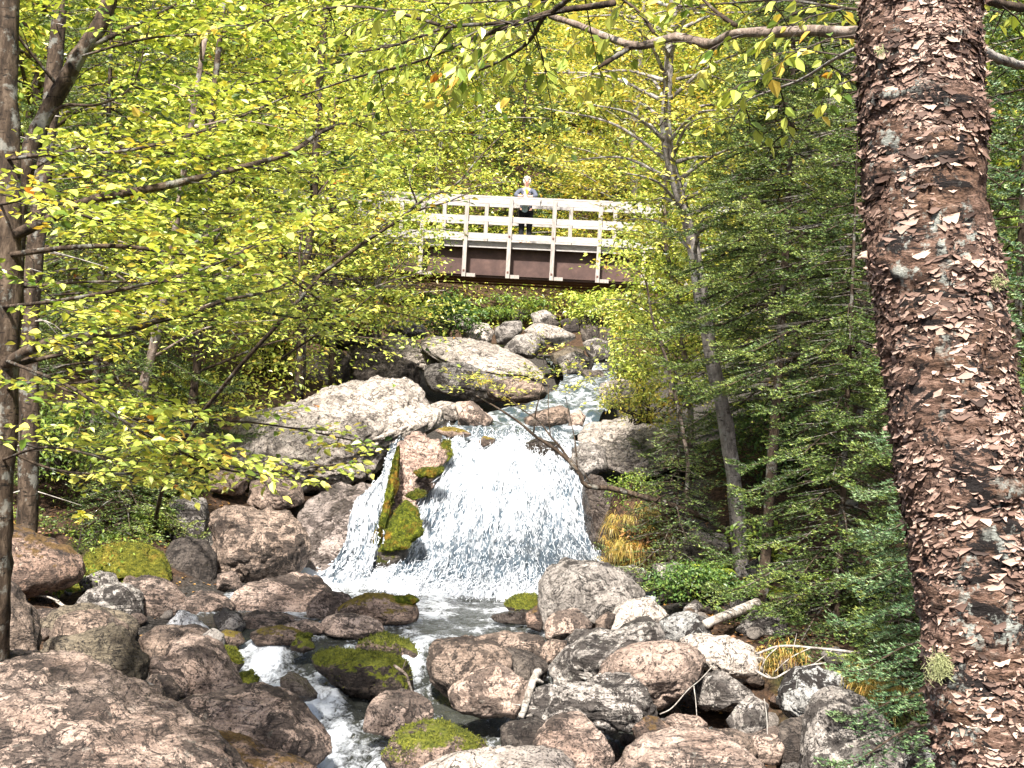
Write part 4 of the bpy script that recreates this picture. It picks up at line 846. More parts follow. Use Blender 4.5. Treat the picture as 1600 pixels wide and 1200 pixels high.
# ------------------------------------------------------------------ spruces
def needles(P0, P1, rg, per_m, ln, wd, LVV, U, UU):
    L = np.linalg.norm(P1 - P0, axis=1); n = np.maximum(2, (L * per_m).astype(int)); idx = np.repeat(np.arange(len(P0)), n)
    t = rg.rand(len(idx))[:, None]; p = P0[idx] * (1 - t) + P1[idx] * t; T = nrm(P1 - P0)[idx]
    r_ = nrm(np.cross(T, rg.normal(size=p.shape))); r_[:, 2] = np.abs(r_[:, 2]) * .8 + r_[:, 2] * .2
    d = nrm(T * 1.0 + nrm(r_) * 1.0); l = ln * rg.uniform(.7, 1.2, len(p))
    s = nrm(np.cross(d, rg.normal(size=p.shape)))
    UU.append(np.repeat(np.clip(np.asarray(U)[idx] * .7 + t[:, 0] * .4, 0, 1), 3))
    LVV.append(np.stack([p - s * wd * .5, p + s * wd * .5, p + d * l[:, None]], 1))
def spruce_geo(H, R, seed, per_m=105, ln=.022, wd=.005, nb=60, z0=.04, dead=.0, sec=.085, droop=.25, zmax=1.0):
    rg = np.random.RandomState(seed); N = []; UU = []; W = Geo(); D = Geo()
    tr = resample([(0, 0, -.3), (rg.normal() * .05, rg.normal() * .05, H * .5), (0, 0, H)], 20); W.tube(tr, np.linspace(.0075 * H, .004, 20), 8, .2, seed)
    for q in range(nb):
        t = z0 + (zmax - z0) * (q + rg.rand()) / nb; z = t * H; az = q * 2.399 + rg.uniform(-.3, .3); l = R * (1 - t) ** .8 * rg.uniform(.7, 1.15) + .12
        o = np.array((0, 0, z)); h = np.array((math.cos(az), math.sin(az), 0))
        b = resample([o, o + h * l * .4 + (0, 0, -.06 * l), o + h * l * .8 + (0, 0, -droop * l), o + h * l + (0, 0, -droop * l * .85)], 9)
        W.tube(b, np.linspace(.004 + .007 * l, .002, 9), 5, 0, 1, cap=False)
        T = nrm(np.gradient(b, axis=0)); a0 = .18
        ns = int(l / sec); S0 = []; S1 = []; SU = []
        for k in range(ns * 2):
            u = a0 + (1 - a0) * (k // 2 + .5) / ns; f = u * 8; i = min(int(f), 7); p = b[i] + (b[i + 1] - b[i]) * (f - i)
            sd = nrm(np.cross(T[i], (0, 0, 1.0))) * (1 if k % 2 else -1)
            ls = min(.55, .42 * l) * (1.12 - u) * rg.uniform(.6, 1.1) + .05
            d = nrm(T[i] * .75 + sd * .9 + np.array((0, 0, rg.normal() * .1 - .05))); e = p + d * ls - np.array((0, 0, .08 * ls))
            if u < dead: D.segs([p], [e], [.0022], [.0008]); continue
            S0.append(p); S1.append(e); SU.append(u * .8); m_ = int(ls / .055)
            s2 = nrm(np.cross(d, (0, 0, 1.0)))
            for j in range(m_):
                uu = .25 + .7 * (j + rg.rand() * .5) / max(1, m_); pp = p + (e - p) * uu; dd = nrm(d * .8 + s2 * (1 if j % 2 else -1) * .8 + np.array((0, 0, rg.normal() * .15)))
                S0.append(pp); S1.append(pp + dd * (.035 + .3 * ls * (1 - uu)) * rg.uniform(.7, 1.2)); SU.append(u * .75 + uu * .25)
        S0 += list(b[4:-1]); S1 += list(b[5:]); SU += [.6, .75, .9, 1.0]
        if S0:
            S0 = np.array(S0); S1 = np.array(S1); W.segs(S0, S1, np.full(len(S0), .0022), np.full(len(S0), .001), 3); needles(S0, S1, rg, per_m, ln, wd, N, SU, UU)
    V = np.concatenate(N).reshape(-1, 3); F = np.arange(len(V)).reshape(-1, 3)
    return V, F, W, D, np.concatenate(UU)
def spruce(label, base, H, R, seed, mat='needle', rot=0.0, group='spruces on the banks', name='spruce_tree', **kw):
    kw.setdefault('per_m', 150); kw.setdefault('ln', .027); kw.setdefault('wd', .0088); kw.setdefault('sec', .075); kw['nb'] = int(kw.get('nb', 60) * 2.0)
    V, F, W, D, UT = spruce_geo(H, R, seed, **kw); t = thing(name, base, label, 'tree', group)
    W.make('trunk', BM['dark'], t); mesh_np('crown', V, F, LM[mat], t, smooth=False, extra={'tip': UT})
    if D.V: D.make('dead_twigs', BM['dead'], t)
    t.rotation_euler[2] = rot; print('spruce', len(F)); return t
def gp(px, Y, dz=0):
    x = (px - 800) / FPX * Y; return (x, Y, float(ground_z(x, Y)) + dz)
spruce('tall dark spruce with dead grey lower twigs just left of the big birch', gp(1335, 13.4), 9.0, 2.5, 1, dead=.42, nb=84, z0=.24, droop=.22)
spruce('broad green spruce in front of the tall dark one, boughs reaching to the left', gp(1322, 12.0), 4.6, 1.05, 2, nb=60, dead=.25, rot=2)
spruce('young blue-green spruce peeking from behind the birch trunk', gp(1500, 8.6), 5.0, .72, 3, mat='blue', nb=62, rot=1)
spruce('low bushy little spruce on the bank beside the birch trunk', gp(1420, 10.0), 1.35, .6, 4, mat='needle', nb=34, z0=.0, rot=3)
spruce('spruce whose dense boughs hide the middle of the leaning grey trunk', gp(1205, 13.3), 7.6, 1.45, 17, nb=56, z0=.36, rot=.7)
spruce('dark spruce in the shade to the right of the birch', gp(1590, 11.0), 7.0, 1.7, 5, nb=70, rot=4)
spruce('airy dark spruce sapling beside the waterfall', gp(1062, 14.4, .1), 1.9, .75, 6, nb=34, z0=.1, per_m=70, rot=5)
spruce('slim spruce behind the leaning grey trunk', gp(1235, 17.0), 8.0, 1.9, 7, nb=70, ln=.034, wd=.010, per_m=85, rot=.5)
spruce('spruce standing on the right valley side above the golden crown', gp(1250, 22), 10, 2.5, 8, nb=80, ln=.045, wd=.013, per_m=60, sec=.11, rot=2.2)
spruce('shaded spruce on the left bank behind the pale grey trunk', gp(150, 16.5), 7.5, 2.1, 9, nb=70, ln=.034, wd=.010, per_m=85, dead=.3, rot=1.1)
s10 = spruce('low green spruce among the rocks of the left bank', gp(205, 14.9), 1.5, .8, 10, nb=36, z0=.0, per_m=80, rot=.3)
sp_far = spruce('dark spruce rising in the gap at the top centre, beyond the bridge', (0.0, 44, float(ground_z(0, 44)) - .3), 11.5, 2.2, 12, nb=74, ln=.075, wd=.024, per_m=44, sec=.16, name='spruce_tree')
for (x, y, s_, lb) in [(-9.5, 57, 1.1, 'dark spruce high on the slope at the upper left'), (-14, 47, .9, 'dark spruce low on the slope at the upper left'), (8.0, 55, 1.0, 'dark spruce on the slope behind the golden trees'), (14.5, 50, 1.1, 'dark spruce on the slope at the upper right'), (-3.5, 74, 1.2, 'distant spruce at the very top left of centre'), (5.2, 72, 1.2, 'distant spruce at the very top right of centre'), (11, 26, .8, 'spruce on the right valley side nearer than the bridge'), (-8.2, 40.5, .95, 'dark spruce behind the bough tips at the upper left'), (7.2, 43, .9, 'dark spruce right of the golden trees past the bridge'), (-3.4, 55, 1.0, 'dark spruce beyond the trees, left of the top centre gap')]:
    t = copy_thing(sp_far); t.location = (x, y, float(ground_z(x, y, False)) - .3); t.scale = (s_,) * 3; t.rotation_euler[2] = x; tag(t, lb, 'tree', 'dark spruces on the slope')
# grey spruce trunk at the left
def bare_trunk(label, path, r, bark, name='tree', grp='leafy trees along the stream'):
    tr = pxpath(path, 30); t = thing(name, tr[0], label, 'tree', grp); g = Geo(); g.tube(tr, r, 14, .12, 9); g.make('trunk', BM[bark], t, off=tr[0])
    D = Geo(); rg = np.random.RandomState(4)
    for q in range(26):
        p = tr[rg.randint(4, 28)]; az = rg.uniform(0, 6.28); d = nrm((math.cos(az), math.sin(az), rg.uniform(-.3, .3))); l = rg.uniform(.3, 1.1); b = resample([p, p + d * l * .5 + rg.normal(size=3) * .05, p + d * l + rg.normal(size=3) * .1], 6)
        D.tube(b, np.linspace(.008, .002, 6), 4, 0, 1, cap=False)
    D.make('dead_branches', BM['dead'], t, off=tr[0]); return t
bare_trunk('rough spruce trunk with dead side twigs behind the leaves at the far left', [(40, 900, 13.8), (45, 700, 13.8), (47, 480, 13.8), (70, 250, 13.8), (95, 0, 13.8), (100, -150, 13.8)], [.105, .095, .08, .06], 'dark')

# ------------------------------------------------------------------ big birch trunk in front
rg = np.random.RandomState(8)
bt = pxpath([(1442, -160, 4.0), (1438, 0, 4.0), (1440, 150, 4.0), (1452, 350, 4.0), (1478, 550, 4.0), (1508, 750, 3.98), (1530, 950, 3.96), (1552, 1150, 3.94), (1570, 1330, 3.92), (1600, 1700, 3.9)], 260)[::-1]
wpx = np.interp(np.linspace(1, 0, 260), [0, .1, .3, .5, .65, .8, 1], [92, 92, 94, 101, 94, 91, 110])[::1]
br_ = wpx / FPX * 4.0
birch = thing('birch_tree', bt[0], 'huge birch trunk with shaggy peeling pinkish-brown bark at the right', 'tree', 'leafy trees along the stream')
m = NM('peeling_birch_bark'); v = m.coord((1, 1, 1), rnd=False); vh = m.coord((1, 1, 3.0), rnd=False); vv = m.coord((1, 1, .45), rnd=False)
a = m.noise(vh, 17, 10, .78, .3); bb = m.noise(m.coord((1, 1, 1.6), rnd=False), 6.5, 10, .74, .8); cc = m.noise(vv, 3.2, 6, .6, .3)
c = m.ramp(a, [(.38, (.018, .011, .009)), (.45, (.09, .052, .038)), (.53, (.28, .175, .135)), (.61, (.46, .32, .26)), (.72, (.60, .49, .43))])
c = m.mix(m.step(m.noise(v, 3.0, 4, .6), .40, .62), c, m.ramp(a, [(.38, (.035, .02, .012)), (.52, (.20, .115, .075)), (.66, (.38, .25, .18))]))
c = m.mix(m.step(bb, .53, .55), c, (.022, .017, .016))
lc = m.math('MULTIPLY', m.step(m.noise(v, 13, 9, .72), .53, .57), m.step(cc, .52, .58)); c = m.mix(lc, c, (.40, .42, .38))
fl3 = m.noise(m.coord((1, 1, 2.4), rnd=False), 34, 5, .7, .2); c = m.mix(.85, c, m.ramp(fl3, [(.38, (.22, .2, .19)), (.48, (.95, .94, .93)), (.62, (1.35, 1.32, 1.3))]), 'MULTIPLY')
h = m.math('ADD', m.math('ADD', m.math('MULTIPLY', a, 1.0), m.math('MULTIPLY', bb, .7)), m.math('MULTIPLY', fl3, .5)); m.done(c, .8, m.bump(h, .035, 1.0), .25)
BARK = m.m
T = nrm(np.gradient(bt, axis=0)); A_ = nrm(np.cross(T, (0, 1.0, 0))); B_ = nrm(np.cross(T, A_)); ns = 220
th = np.linspace(0, 2 * np.pi, ns, endpoint=False)
ring = A_[:, None] * np.cos(th)[None, :, None] + B_[:, None] * np.sin(th)[None, :, None]
q = (bt[:, None] + ring * br_[:, None, None]).reshape(-1, 3)
pl_ = fbm(q * np.array((9, 9, 26)), 5, 5, .6); pl2 = fbm(q * np.array((3, 3, 5)), 15, 3)
lay = np.tanh(fbm(q * np.array((6, 6, 17)), 33, 4) * 7)
rr = br_[:, None] + (pl_ * .008 + pl2 * .010 + lay * .0045).reshape(len(bt), ns)
V = (bt[:, None] + ring * rr[..., None]).reshape(-1, 3)
i = np.arange(len(bt) - 1)[:, None] * ns; j = np.arange(ns)[None]; k = (j + 1) % ns
Q = np.stack([i + j, i + k, i + ns + k, i + ns + j], -1).reshape(-1, 4)
mesh_np('trunk', V - bt[0], Q, BARK, birch)
# curls of loose bark
m = NM('bark_curl'); v = m.coord((1, 1, 5), rnd=False); g = m.n('ShaderNodeNewGeometry')
c = m.ramp(g.outputs['Random Per Island'], [(0, (.025, .014, .010)), (.35, (.12, .072, .054)), (.65, (.29, .19, .15)), (.90, (.42, .30, .245)), (1, (.58, .43, .34))])
c = m.mix(.6, c, m.ramp(m.noise(v, 20, 6, .65), [(.3, (.4, .38, .36)), (.6, (1.1, 1.08, 1.05))]), 'MULTIPLY'); m.done(c, .7, None, .3)
CURL = m.m
def curls(n, size, seed, kind):
    rg = np.random.RandomState(seed); nw, nd = 6, 4
    t = rg.uniform(.16, .97, n); ii = (t * (len(bt) - 1)).astype(int); a = rg.uniform(0, 2 * np.pi, n)
    R_ = br_[ii] + .001 + pl2.reshape(len(bt), ns)[ii, (a / 2 / np.pi * ns).astype(int) % ns] * .010 + (lay.reshape(len(bt), ns))[ii, (a / 2 / np.pi * ns).astype(int) % ns] * .0035
    w = size[0] + (size[1] - size[0]) * rg.rand(n) ** 2.2
    if kind == 'shelf': drop = w * rg.uniform(.12, .4, n); curl = rg.uniform(.2, 1.1, n)
    elif kind == 'tab': drop = w * rg.uniform(.5, 1.4, n); curl = rg.uniform(.4, 2.4, n)
    else: drop = w * rg.uniform(.8, 2.0, n); curl = rg.uniform(.6, 3.2, n)
    qq = bt[ii] + A_[ii] * (np.cos(a) * br_[ii])[:, None] + B_[ii] * (np.sin(a) * br_[ii])[:, None]
    dn = fbm(qq * np.array((7, 7, 5)), 61, 3); kp = dn > rg.uniform(-.75, .45, n)
    ii, a, R_, w, drop, curl = ii[kp], a[kp], R_[kp], w[kp], drop[kp], curl[kp]; n = len(ii)
    rc = drop / curl; tilt = rg.normal(size=n) * (.2 if kind != 'side' else .4); tap = rg.uniform(.1, .9, n); sg = rg.choice((-1, 1), n)
    P_ = np.zeros((n, nw, nd, 3)); rag = rg.uniform(-.35, .35, (n, nw)); skw = rg.uniform(-.4, .4, n)
    for iw in range(nw):
        for id_ in range(nd):
            x = iw / (nw - 1) - .5; u = id_ / (nd - 1) * (1 + rag[:, iw]) * (1 - .8 * (2 * abs(x)) ** 3)
            al = u * curl; s_ = rc * np.sin(al); o_ = rc * (1 - np.cos(al)); ww = x * w * (1 - tap * u) + skw * u * w * .5
            if kind == 'side': ang = sg * s_ / R_; zz = ww + tilt * s_
            else: ang = (ww + tilt * s_) / R_; zz = -s_ + tilt * ww
            c_ = bt[ii] + T[ii] * zz[:, None]; d_ = A_[ii] * np.cos(a + ang)[:, None] + B_[ii] * np.sin(a + ang)[:, None]
            P_[:, iw, id_] = c_ + d_ * (R_ + o_ * .9)[:, None]
    b = np.arange(n)[:, None, None] * nw * nd + np.arange(nw - 1)[None, :, None] * nd + np.arange(nd - 1)[None, None]
    Q = np.stack([b, b + 1, b + nd + 1, b + nd], -1).reshape(-1, 4)
    return P_.reshape(-1, 3), Q
VV = []; QQ = []; n0 = 0
for (n, size, sd_, kd) in [(26000, (.006, .065), 1, 'shelf'), (9000, (.004, .020), 2, 'tab'), (7000, (.004, .022), 3, 'side'), (110, (.015, .03), 4, 'side')]:
    V, Q = curls(n, size, sd_, kd); VV.append(V); QQ.append(Q + n0); n0 += len(V)
tag(mesh_np('loose_bark', np.vstack(VV) - bt[0], np.vstack(QQ), CURL, birch, smooth=True), kind='stuff')
# lichen tufts
LICH = NM('beard_lichen'); LICH.done((.34, .36, .17), .95); g = Geo(); rg = np.random.RandomState(3)
fr = lambda px, py, dz=0: P(px, py, 3.87)
for (cx_, cy_, rad, n) in [(1468, 1040, .032, 500), (1545, 850, .02, 160), (1560, 440, .02, 140), (1375, 1010 - 950 + 20, .015, 80)]:
    Yc = 3.84; c_ = P(cx_, cy_, Yc)
    p0 = c_ + rg.normal(size=(n, 3)) * rad * np.array((.45, .12, .5)) ; d = nrm(rg.normal(size=(n, 3)) + np.array((0, -.6, -.5))) * rad * .6
    g.segs(p0, p0 + d, np.full(n, .0008), np.full(n, .0005), 3)
g.make('lichen', LICH.m, birch, off=bt[0])
# boughs of the birch
LV = Leaves(); TW = Geo(); rg = np.random.RandomState(31)
def bough(pts, r0, r1, lvl=2, L=.5, dens=5, start=.1, bark='dark', leaf=True, sz=.05, **kw):
    pth = pxpath(pts, 34); g = Geo(); g.tube(pth, np.linspace(r0, r1, 34), 10, .25, 6); g.make('branch', BM[bark], birch, off=bt[0])
    if leaf: sprig(pth, rg, LV, TW, sz, L=L, dens=dens, t0=start, flat=.45, lvl=lvl, rise=-.1, tilt=.7, droop=.6, gap=1.0, r=.0035, **kw)
    return pth
bough([(1400, 55, 4.1), (1345, 52, 4.3), (1280, 48, 4.6), (1220, 50, 4.8), (1150, 52, 5.0), (1110, 70, 5.1), (1060, 58, 5.2), (1000, 72, 5.3), (960, 62, 5.4), (900, 38, 5.6), (860, 25, 5.8)], .022, .012, L=.30, dens=4, start=.05, bark='tan', sz=.047)
bough([(990, 70, 5.35), (960, 90, 5.3), (935, 105, 5.3)], .013, .008, leaf=False)
bough([(1150, 40, 5.0), (1115, 15, 5.1), (1080, -20, 5.2)], .009, .004, L=.35)
bough([(1022, 52, 5.3), (1000, 20, 5.3), (960, -10, 5.3)], .008, .004, L=.3)
bough([(1350, 68, 4.1), (1300, 95, 4.3), (1250, 125, 4.6), (1210, 140, 4.8), (1165, 160, 5.0), (1140, 200, 5.2)], .006, .002, L=.32, dens=7, sz=.048, bark='grey')
bough([(1345, 118, 4.2), (1310, 132, 4.5), (1270, 140, 4.8)], .003, .001, L=.15, dens=3, bark='grey')
bough([(1530, 78, 4.1), (1570, 95, 4.3), (1640, 112, 4.6)], .016, .013, L=.2, dens=2, bark='grey')
bough([(1500, -20, 4.05), (1560, 5, 4.2), (1640, 20, 4.5)], .014, .012, L=.35, dens=7, bark='dark')
bough([(960, 5, 5.0), (860, 20, 5.2), (800, 40, 5.4), (740, 60, 5.7), (700, 78, 6), (640, 100, 6.3), (560, 120, 6.6), (470, 150, 7.0)], .012, .004, L=.55, dens=5, sz=.05)
bough([(900, -10, 5.0), (850, 25, 5.2), (800, 35, 5.4), (700, 43, 5.7), (620, 70, 6.0), (530, 87, 6.4)], .010, .004, L=.5, dens=5)
bough([(850, 25, 5.2), (830, 60, 5.4), (800, 85, 5.6), (760, 105, 5.8), (720, 120, 6.0)], .009, .004, L=.4, dens=5)
bough([(705, 45, 5.7), (680, 75, 5.8), (665, 105, 5.9)], .006, .003, L=.3, dens=5)
bough([(690, 40, 5.9), (620, 20, 6.0), (540, 10, 6.2), (450, 25, 6.6), (380, 40, 6.9)], .007, .003, L=.5, dens=5)
bough([(1000, -30, 5.0), (900, -5, 5.3), (800, 0, 5.8), (690, 5, 6.2), (580, -10, 6.6)], .007, .003, L=.5, dens=6)
bough([(1380, 20, 4.1), (1300, 10, 4.6), (1220, 0, 5.0), (1140, 5, 5.4), (1060, 10, 5.8)], .006, .003, L=.4, dens=6)
TW.make('twigs', BM['twig'], birch, off=bt[0]); LV.make('crown', LM['yg'], birch, True, off=bt[0]); print('birch leaves', LV.count())

# middle branches hanging between: dark limb crossing the left railing, belongs to a tree right of the left pair
rg = np.random.RandomState(41)
def limb_tree(label, pts_list, base, sz, grp='leafy trees along the stream', leafm='yg', sp=None, trunkr=.022):
    tr = pxpath(base, 30); br = [(pxpath(p, 24), r, .004) for p, r in pts_list]
    s_ = dict(L=.6, dens=4.5, flat=.16, lvl=2, tilt=.35, gap=.75); s_.update(sp or {})
    return tree_from('tree', label, 'tree', grp, tr[0], (tr, [trunkr, trunkr * .7]), br, 'dark', leafm, sz, rg, sp=s_)
limb_tree('slim tree with dark limbs rising rightwards in front of the left railing', [
    ([(500, 430, 11.5), (560, 385, 11.5), (620, 345, 11.5), (665, 310, 11.6), (710, 290, 11.8), (750, 245, 12), (790, 205, 12.2)], .018),
    ([(560, 385, 11.5), (640, 335, 11.4), (700, 315, 11.6), (760, 290, 12)], .010),
    ([(480, 480, 11.5), (540, 465, 11.2), (610, 440, 11.2), (680, 420, 11.5)], .010),
    ([(652, 318, 11.6), (640, 280, 11.6), (655, 240, 11.7), (640, 190, 11.8)], .008),
    ([(440, 560, 11.5), (500, 520, 11.2), (560, 480, 11.2), (640, 400, 11.6)], .010),
    ([(470, 470, 11.5), (470, 380, 11.6), (500, 300, 11.8), (560, 230, 12)], .012)],
    [(235, 900, 15.4), (245, 800, 14.6), (280, 700, 13.2), (360, 590, 11.9), (440, 500, 11.5), (500, 430, 11.5)], .058)
# bare sapling leaning over the falls
sap = thing('sapling', P(1108, 812, 14.4), 'dark bare sapling arching left over the waterfall with a few yellow leaves', 'tree', 'leafy trees along the stream')
g = Geo(); LV = Leaves(); TW = Geo(); rg = np.random.RandomState(51)
for pts, r0, r1 in [([(1108, 812, 14.4), (1050, 790, 14.3), (1000, 775, 14.2), (953, 763, 14.1), (915, 759, 14.0), (904, 737, 14), (872, 705, 14), (837, 682, 14), (813, 661, 14), (778, 638, 14), (743, 618, 14)], .035, .006),
                    ([(904, 737, 14), (885, 712, 14), (872, 694, 14), (860, 682, 14), (842, 658, 14), (813, 638, 14), (790, 615, 14)], .014, .004),
                    ([(902, 731, 14), (898, 687, 14), (892, 658, 14), (883, 617, 14)], .008, .003), ([(860, 682, 14), (857, 644, 14), (857, 600, 14)], .007, .003),
                    ([(834, 676, 14), (837, 644, 14), (845, 612, 14), (852, 580, 14)], .009, .003), ([(872, 705, 14), (846, 700, 14), (815, 690, 14)], .005, .002),
                    ([(925, 758, 14), (910, 735, 14), (890, 715, 14)], .006, .002)]:
    pth = pxpath(pts, 24); g.tube(pth, np.linspace(r0, r1, 24), 8, .15, 2)
for pts in [[(743, 618, 14), (735, 600, 13.8), (720, 590, 13.6)], [(790, 615, 14), (770, 598, 14), (745, 590, 14)], [(813, 638, 14), (800, 615, 14.3), (800, 590, 14.5)], [(845, 612, 14), (860, 590, 13.8), (885, 575, 13.6)], [(852, 580, 14), (850, 560, 14), (870, 545, 14)], [(883, 617, 14), (905, 600, 14), (930, 590, 14)], [(857, 600, 14), (830, 590, 14), (800, 585, 13.8)]]:
    pth = pxpath(pts, 10); sprig(pth, rg, LV, TW, .048, L=.36, dens=14, t0=.0, flat=.16, lvl=2, tilt=.3, gap=.75, r=.003)
o_ = P(1108, 812, 14.4); g.make('trunk', BM['dark'], sap, off=o_); TW.make('twigs', BM['twig'], sap, off=o_); LV.make('crown', LM['gold'], sap, False, off=o_)

# ------------------------------------------------------------------ footbridge
m = NM('weathered_wood'); v = m.coord((3, 30, 30), rnd=False); n_ = m.noise(v, 2, 6, .6)
c = m.ramp(n_, [(.3, (.20, .18, .17)), (.5, (.36, .335, .32)), (.7, (.46, .435, .42))]); WOOD = m.done(c, .8, m.bump(n_, .01, .6), .3)
m = NM('weathered_post_wood'); v = m.coord((30, 30, 3), rnd=False); n_ = m.noise(v, 2, 6, .6)
c = m.ramp(n_, [(.3, (.18, .155, .14)), (.5, (.32, .285, .26)), (.7, (.42, .38, .35))]); WOODP = m.done(c, .8, m.bump(n_, .01, .6), .3)
m = NM('rusty_brown_steel'); v = m.coord((1, 1, 1), rnd=False); n_ = m.noise(v, 3, 8, .65); c = m.ramp(n_, [(.3, (.040, .021, .018)), (.55, (.075, .041, .034)), (.75, (.13, .075, .06))]); STEEL = m.done(c, .65, m.bump(n_, .01, .4), .4)
m = NM('bolt_rust'); m.done((.10, .04, .03), .6); BOLT = m.m
BY = 36.7
bo = P(800, 383, BY)
br = thing('footbridge', bo, 'weathered wooden footbridge with open railings on a brown steel beam', 'bridge')
Gd = Geo(); Lx = 13.0
def bb(name, items, mat, par=br):
    g = Geo()
    for c_, s_ in items: g.box(c_, s_)
    return g.make(name, mat, par, smooth=False)
# local frame: x along the bridge, y across (0 = near edge), z up; 0 = deck top
planks = Geo(); rg = np.random.RandomState(2)
for k in range(int(Lx / .15)):
    planks.box((-Lx / 2 + .075 + k * .15, (.47) + rg.uniform(-.012, .012), -.04 + rg.uniform(-.004, .004)), (.142, 1.22, .075))
planks.make('deck', WOODP, br, smooth=False)
bb('deck_edge', [((0, -.175, -.03), (Lx, .05, .17))], WOOD)
for yb in (0.02, .95):
    g = Geo(); g.box((0, yb, -.46), (Lx, .02, .66)); g.box((0, yb, -.80), (Lx, .26, .03)); g.box((0, yb, -.115), (Lx, .24, .025)); g.box((0, yb, -.845), (Lx, .17, .05)); g.make('steel_beam', STEEL, br, smooth=False)
for yb in (.28, .48, .70): bb('stringer', [((0, yb, -.70), (Lx, .09, .22)), ((0, yb, -.83), (Lx, .14, .03))], STEEL)
for yb, zb in ((.25, -.895), (.55, -.93), (.95, -.97)): bb('bearing_rail', [((0, yb, zb), (Lx, .14, .045))], BOLT)
for xk in np.arange(-6, 6.1, 1.5): bb('cross_brace', [((xk, .485, -.5), (.06, .9, .3))], STEEL)
post_x = [-3.45, -2.30, -1.17, -.04, 1.08, 2.25, 3.4, 4.5, -4.6, -5.7]
for x in post_x:
    p = bb('post', [((x, -.382, .12), (.10, .09, 2.02))], WOODP)
    b_ = bb('brace', [((x + .12, -.27, -.84), (.34, .13, .09))], WOODP, p)
    bl = bb('bolt', [((x, -.430, .17), (.05, .012, .05)), ((x, -.430, -.74), (.05, .012, .05))], BOLT, p)
    bb('post', [((x + .35, 1.185, .48), (.10, .09, 1.5))], WOODP)
bb('top_rail', [((0, -.29 + .065, 1.185), (Lx, .20, .045)), ((0, -.315, 1.08), (Lx, .04, .15))], WOOD)
bb('middle_rail', [((0, -.315, .61), (Lx, .04, .15))], WOOD)
bb('lower_rail', [((0, -.315, .17), (Lx, .04, .15))], WOOD)
bb('far_rail', [((0, 1.25, 1.19), (Lx, .04, .15))], WOOD); bb('far_rail', [((0, 1.25, .71), (Lx, .04, .14))], WOOD); bb('far_rail', [((0, 1.25, .25), (Lx, .04, .14))], WOOD)
br.rotation_euler = (0, math.radians(.6), math.radians(-4.5))
# abutments under both ends
for sx, lb in ((-1, 'stacked stone abutment hidden by leaves under the left end of the bridge'), (1, 'stacked stone abutment hidden by leaves under the right end of the bridge')):
    e = bo + np.array((sx * 6.4, .6, 0)); t = thing('abutment', (e[0], e[1], e[2] - 2.2), lb, 'abutment', 'bridge abutments')
    rg = np.random.RandomState(9 + sx); g = Geo()
    for r_ in range(6):
        for c_ in range(5): g.box((-1 + c_ * .5 + (r_ % 2) * .2, -.2 + rg.uniform(-.05, .05), -.4 + r_ * .3), (.47, 1.8, .28))
    g.make('masonry', RM['grey'], t, smooth=False)

# ------------------------------------------------------------------ the person leaning on the railing
def skin(name, J, E, mat, parent=None, sub=2, root=0):
    me = bpy.data.meshes.new(name); me.from_pydata([j[:3] for j in J], E, []); o = link(bpy.data.objects.new(name, me))
    md = o.modifiers.new('skin', 'SKIN'); md.use_smooth_shade = True
    for k, j in enumerate(J):
        sv = me.skin_vertices[0].data[k]; rx = j[3]; ry = j[4] if len(j) > 4 else rx; sv.radius = (rx, ry); sv.use_root = (k == root)
    s2 = o.modifiers.new('sub', 'SUBSURF'); s2.levels = sub; s2.render_levels = sub
    me.materials.append(mat)
    if parent: o.parent = parent
    return o
def plain(name, col, rough=.8):
    m = NM(name); n_ = m.noise(m.coord(rnd=False), 12, 4, .6); c = m.mix(.35, col, m.ramp(n_, [(.3, tuple(x * .6 for x in col)), (.7, tuple(min(1, x * 1.3) for x in col))])); return m.done(c, rough, m.bump(n_, .01, .5), .3)
SK = plain('skin_tone', (.60, .36, .28), .55); JK = plain('grey_blue_jacket', (.085, .095, .13)); SH = plain('white_shirt', (.72, .72, .72)); TR = plain('black_trousers', (.012, .014, .02)); HR = plain('pale_hair', (.70, .66, .60), .6); SHO = plain('grey_shoe', (.35, .34, .34)); BL = plain('light_blue_cloth', (.36, .52, .62)); OR = plain('orange_chest_piece', (.75, .33, .03))
# frame: x right, y away from the camera, z up; feet at z=0, rail in front (-y)
body = [(0, .10, .90, .13, .10), (0, .03, 1.08, .12, .09), (0, -.04, 1.25, .145, .10), (0, -.07, 1.36, .09, .07), (0, -.09, 1.43, .045, .045), (0, -.10, 1.50, .062, .072), (0, -.105, 1.58, .07, .082), (0, -.10, 1.635, .045, .055),
        (-.17, -.06, 1.33, .055), (-.25, -.16, 1.20, .042), (-.13, -.34, 1.17, .032), (-.06, -.38, 1.17, .03), 
        (.17, -.06, 1.33, .055), (.24, -.14, 1.20, .042), (.12, -.33, 1.17, .032), (.05, -.37, 1.17, .03),
        (-.09, .09, .82, .09), (-.09, .06, .48, .06), (-.09, .10, .10, .042), (-.09, -.02, .04, .035), (.09, .10, .82, .09), (.10, .10, .48, .06), (.10, .12, .10, .042), (.10, 0.0, .04, .035)]
bed = [(0, 1), (1, 2), (2, 3), (3, 4), (4, 5), (5, 6), (6, 7), (3, 8), (8, 9), (9, 10), (10, 11), (3, 12), (12, 13), (13, 14), (14, 15), (0, 16), (16, 17), (17, 18), (18, 19), (0, 20), (20, 21), (21, 22), (22, 23)]
pers = skin('person', body, bed, SK, None)
tag(pers, 'person with pale hair and a grey-blue jacket leaning with crossed forearms on the bridge railing', 'person')
g = Geo()      # fingers folded over the rail edge
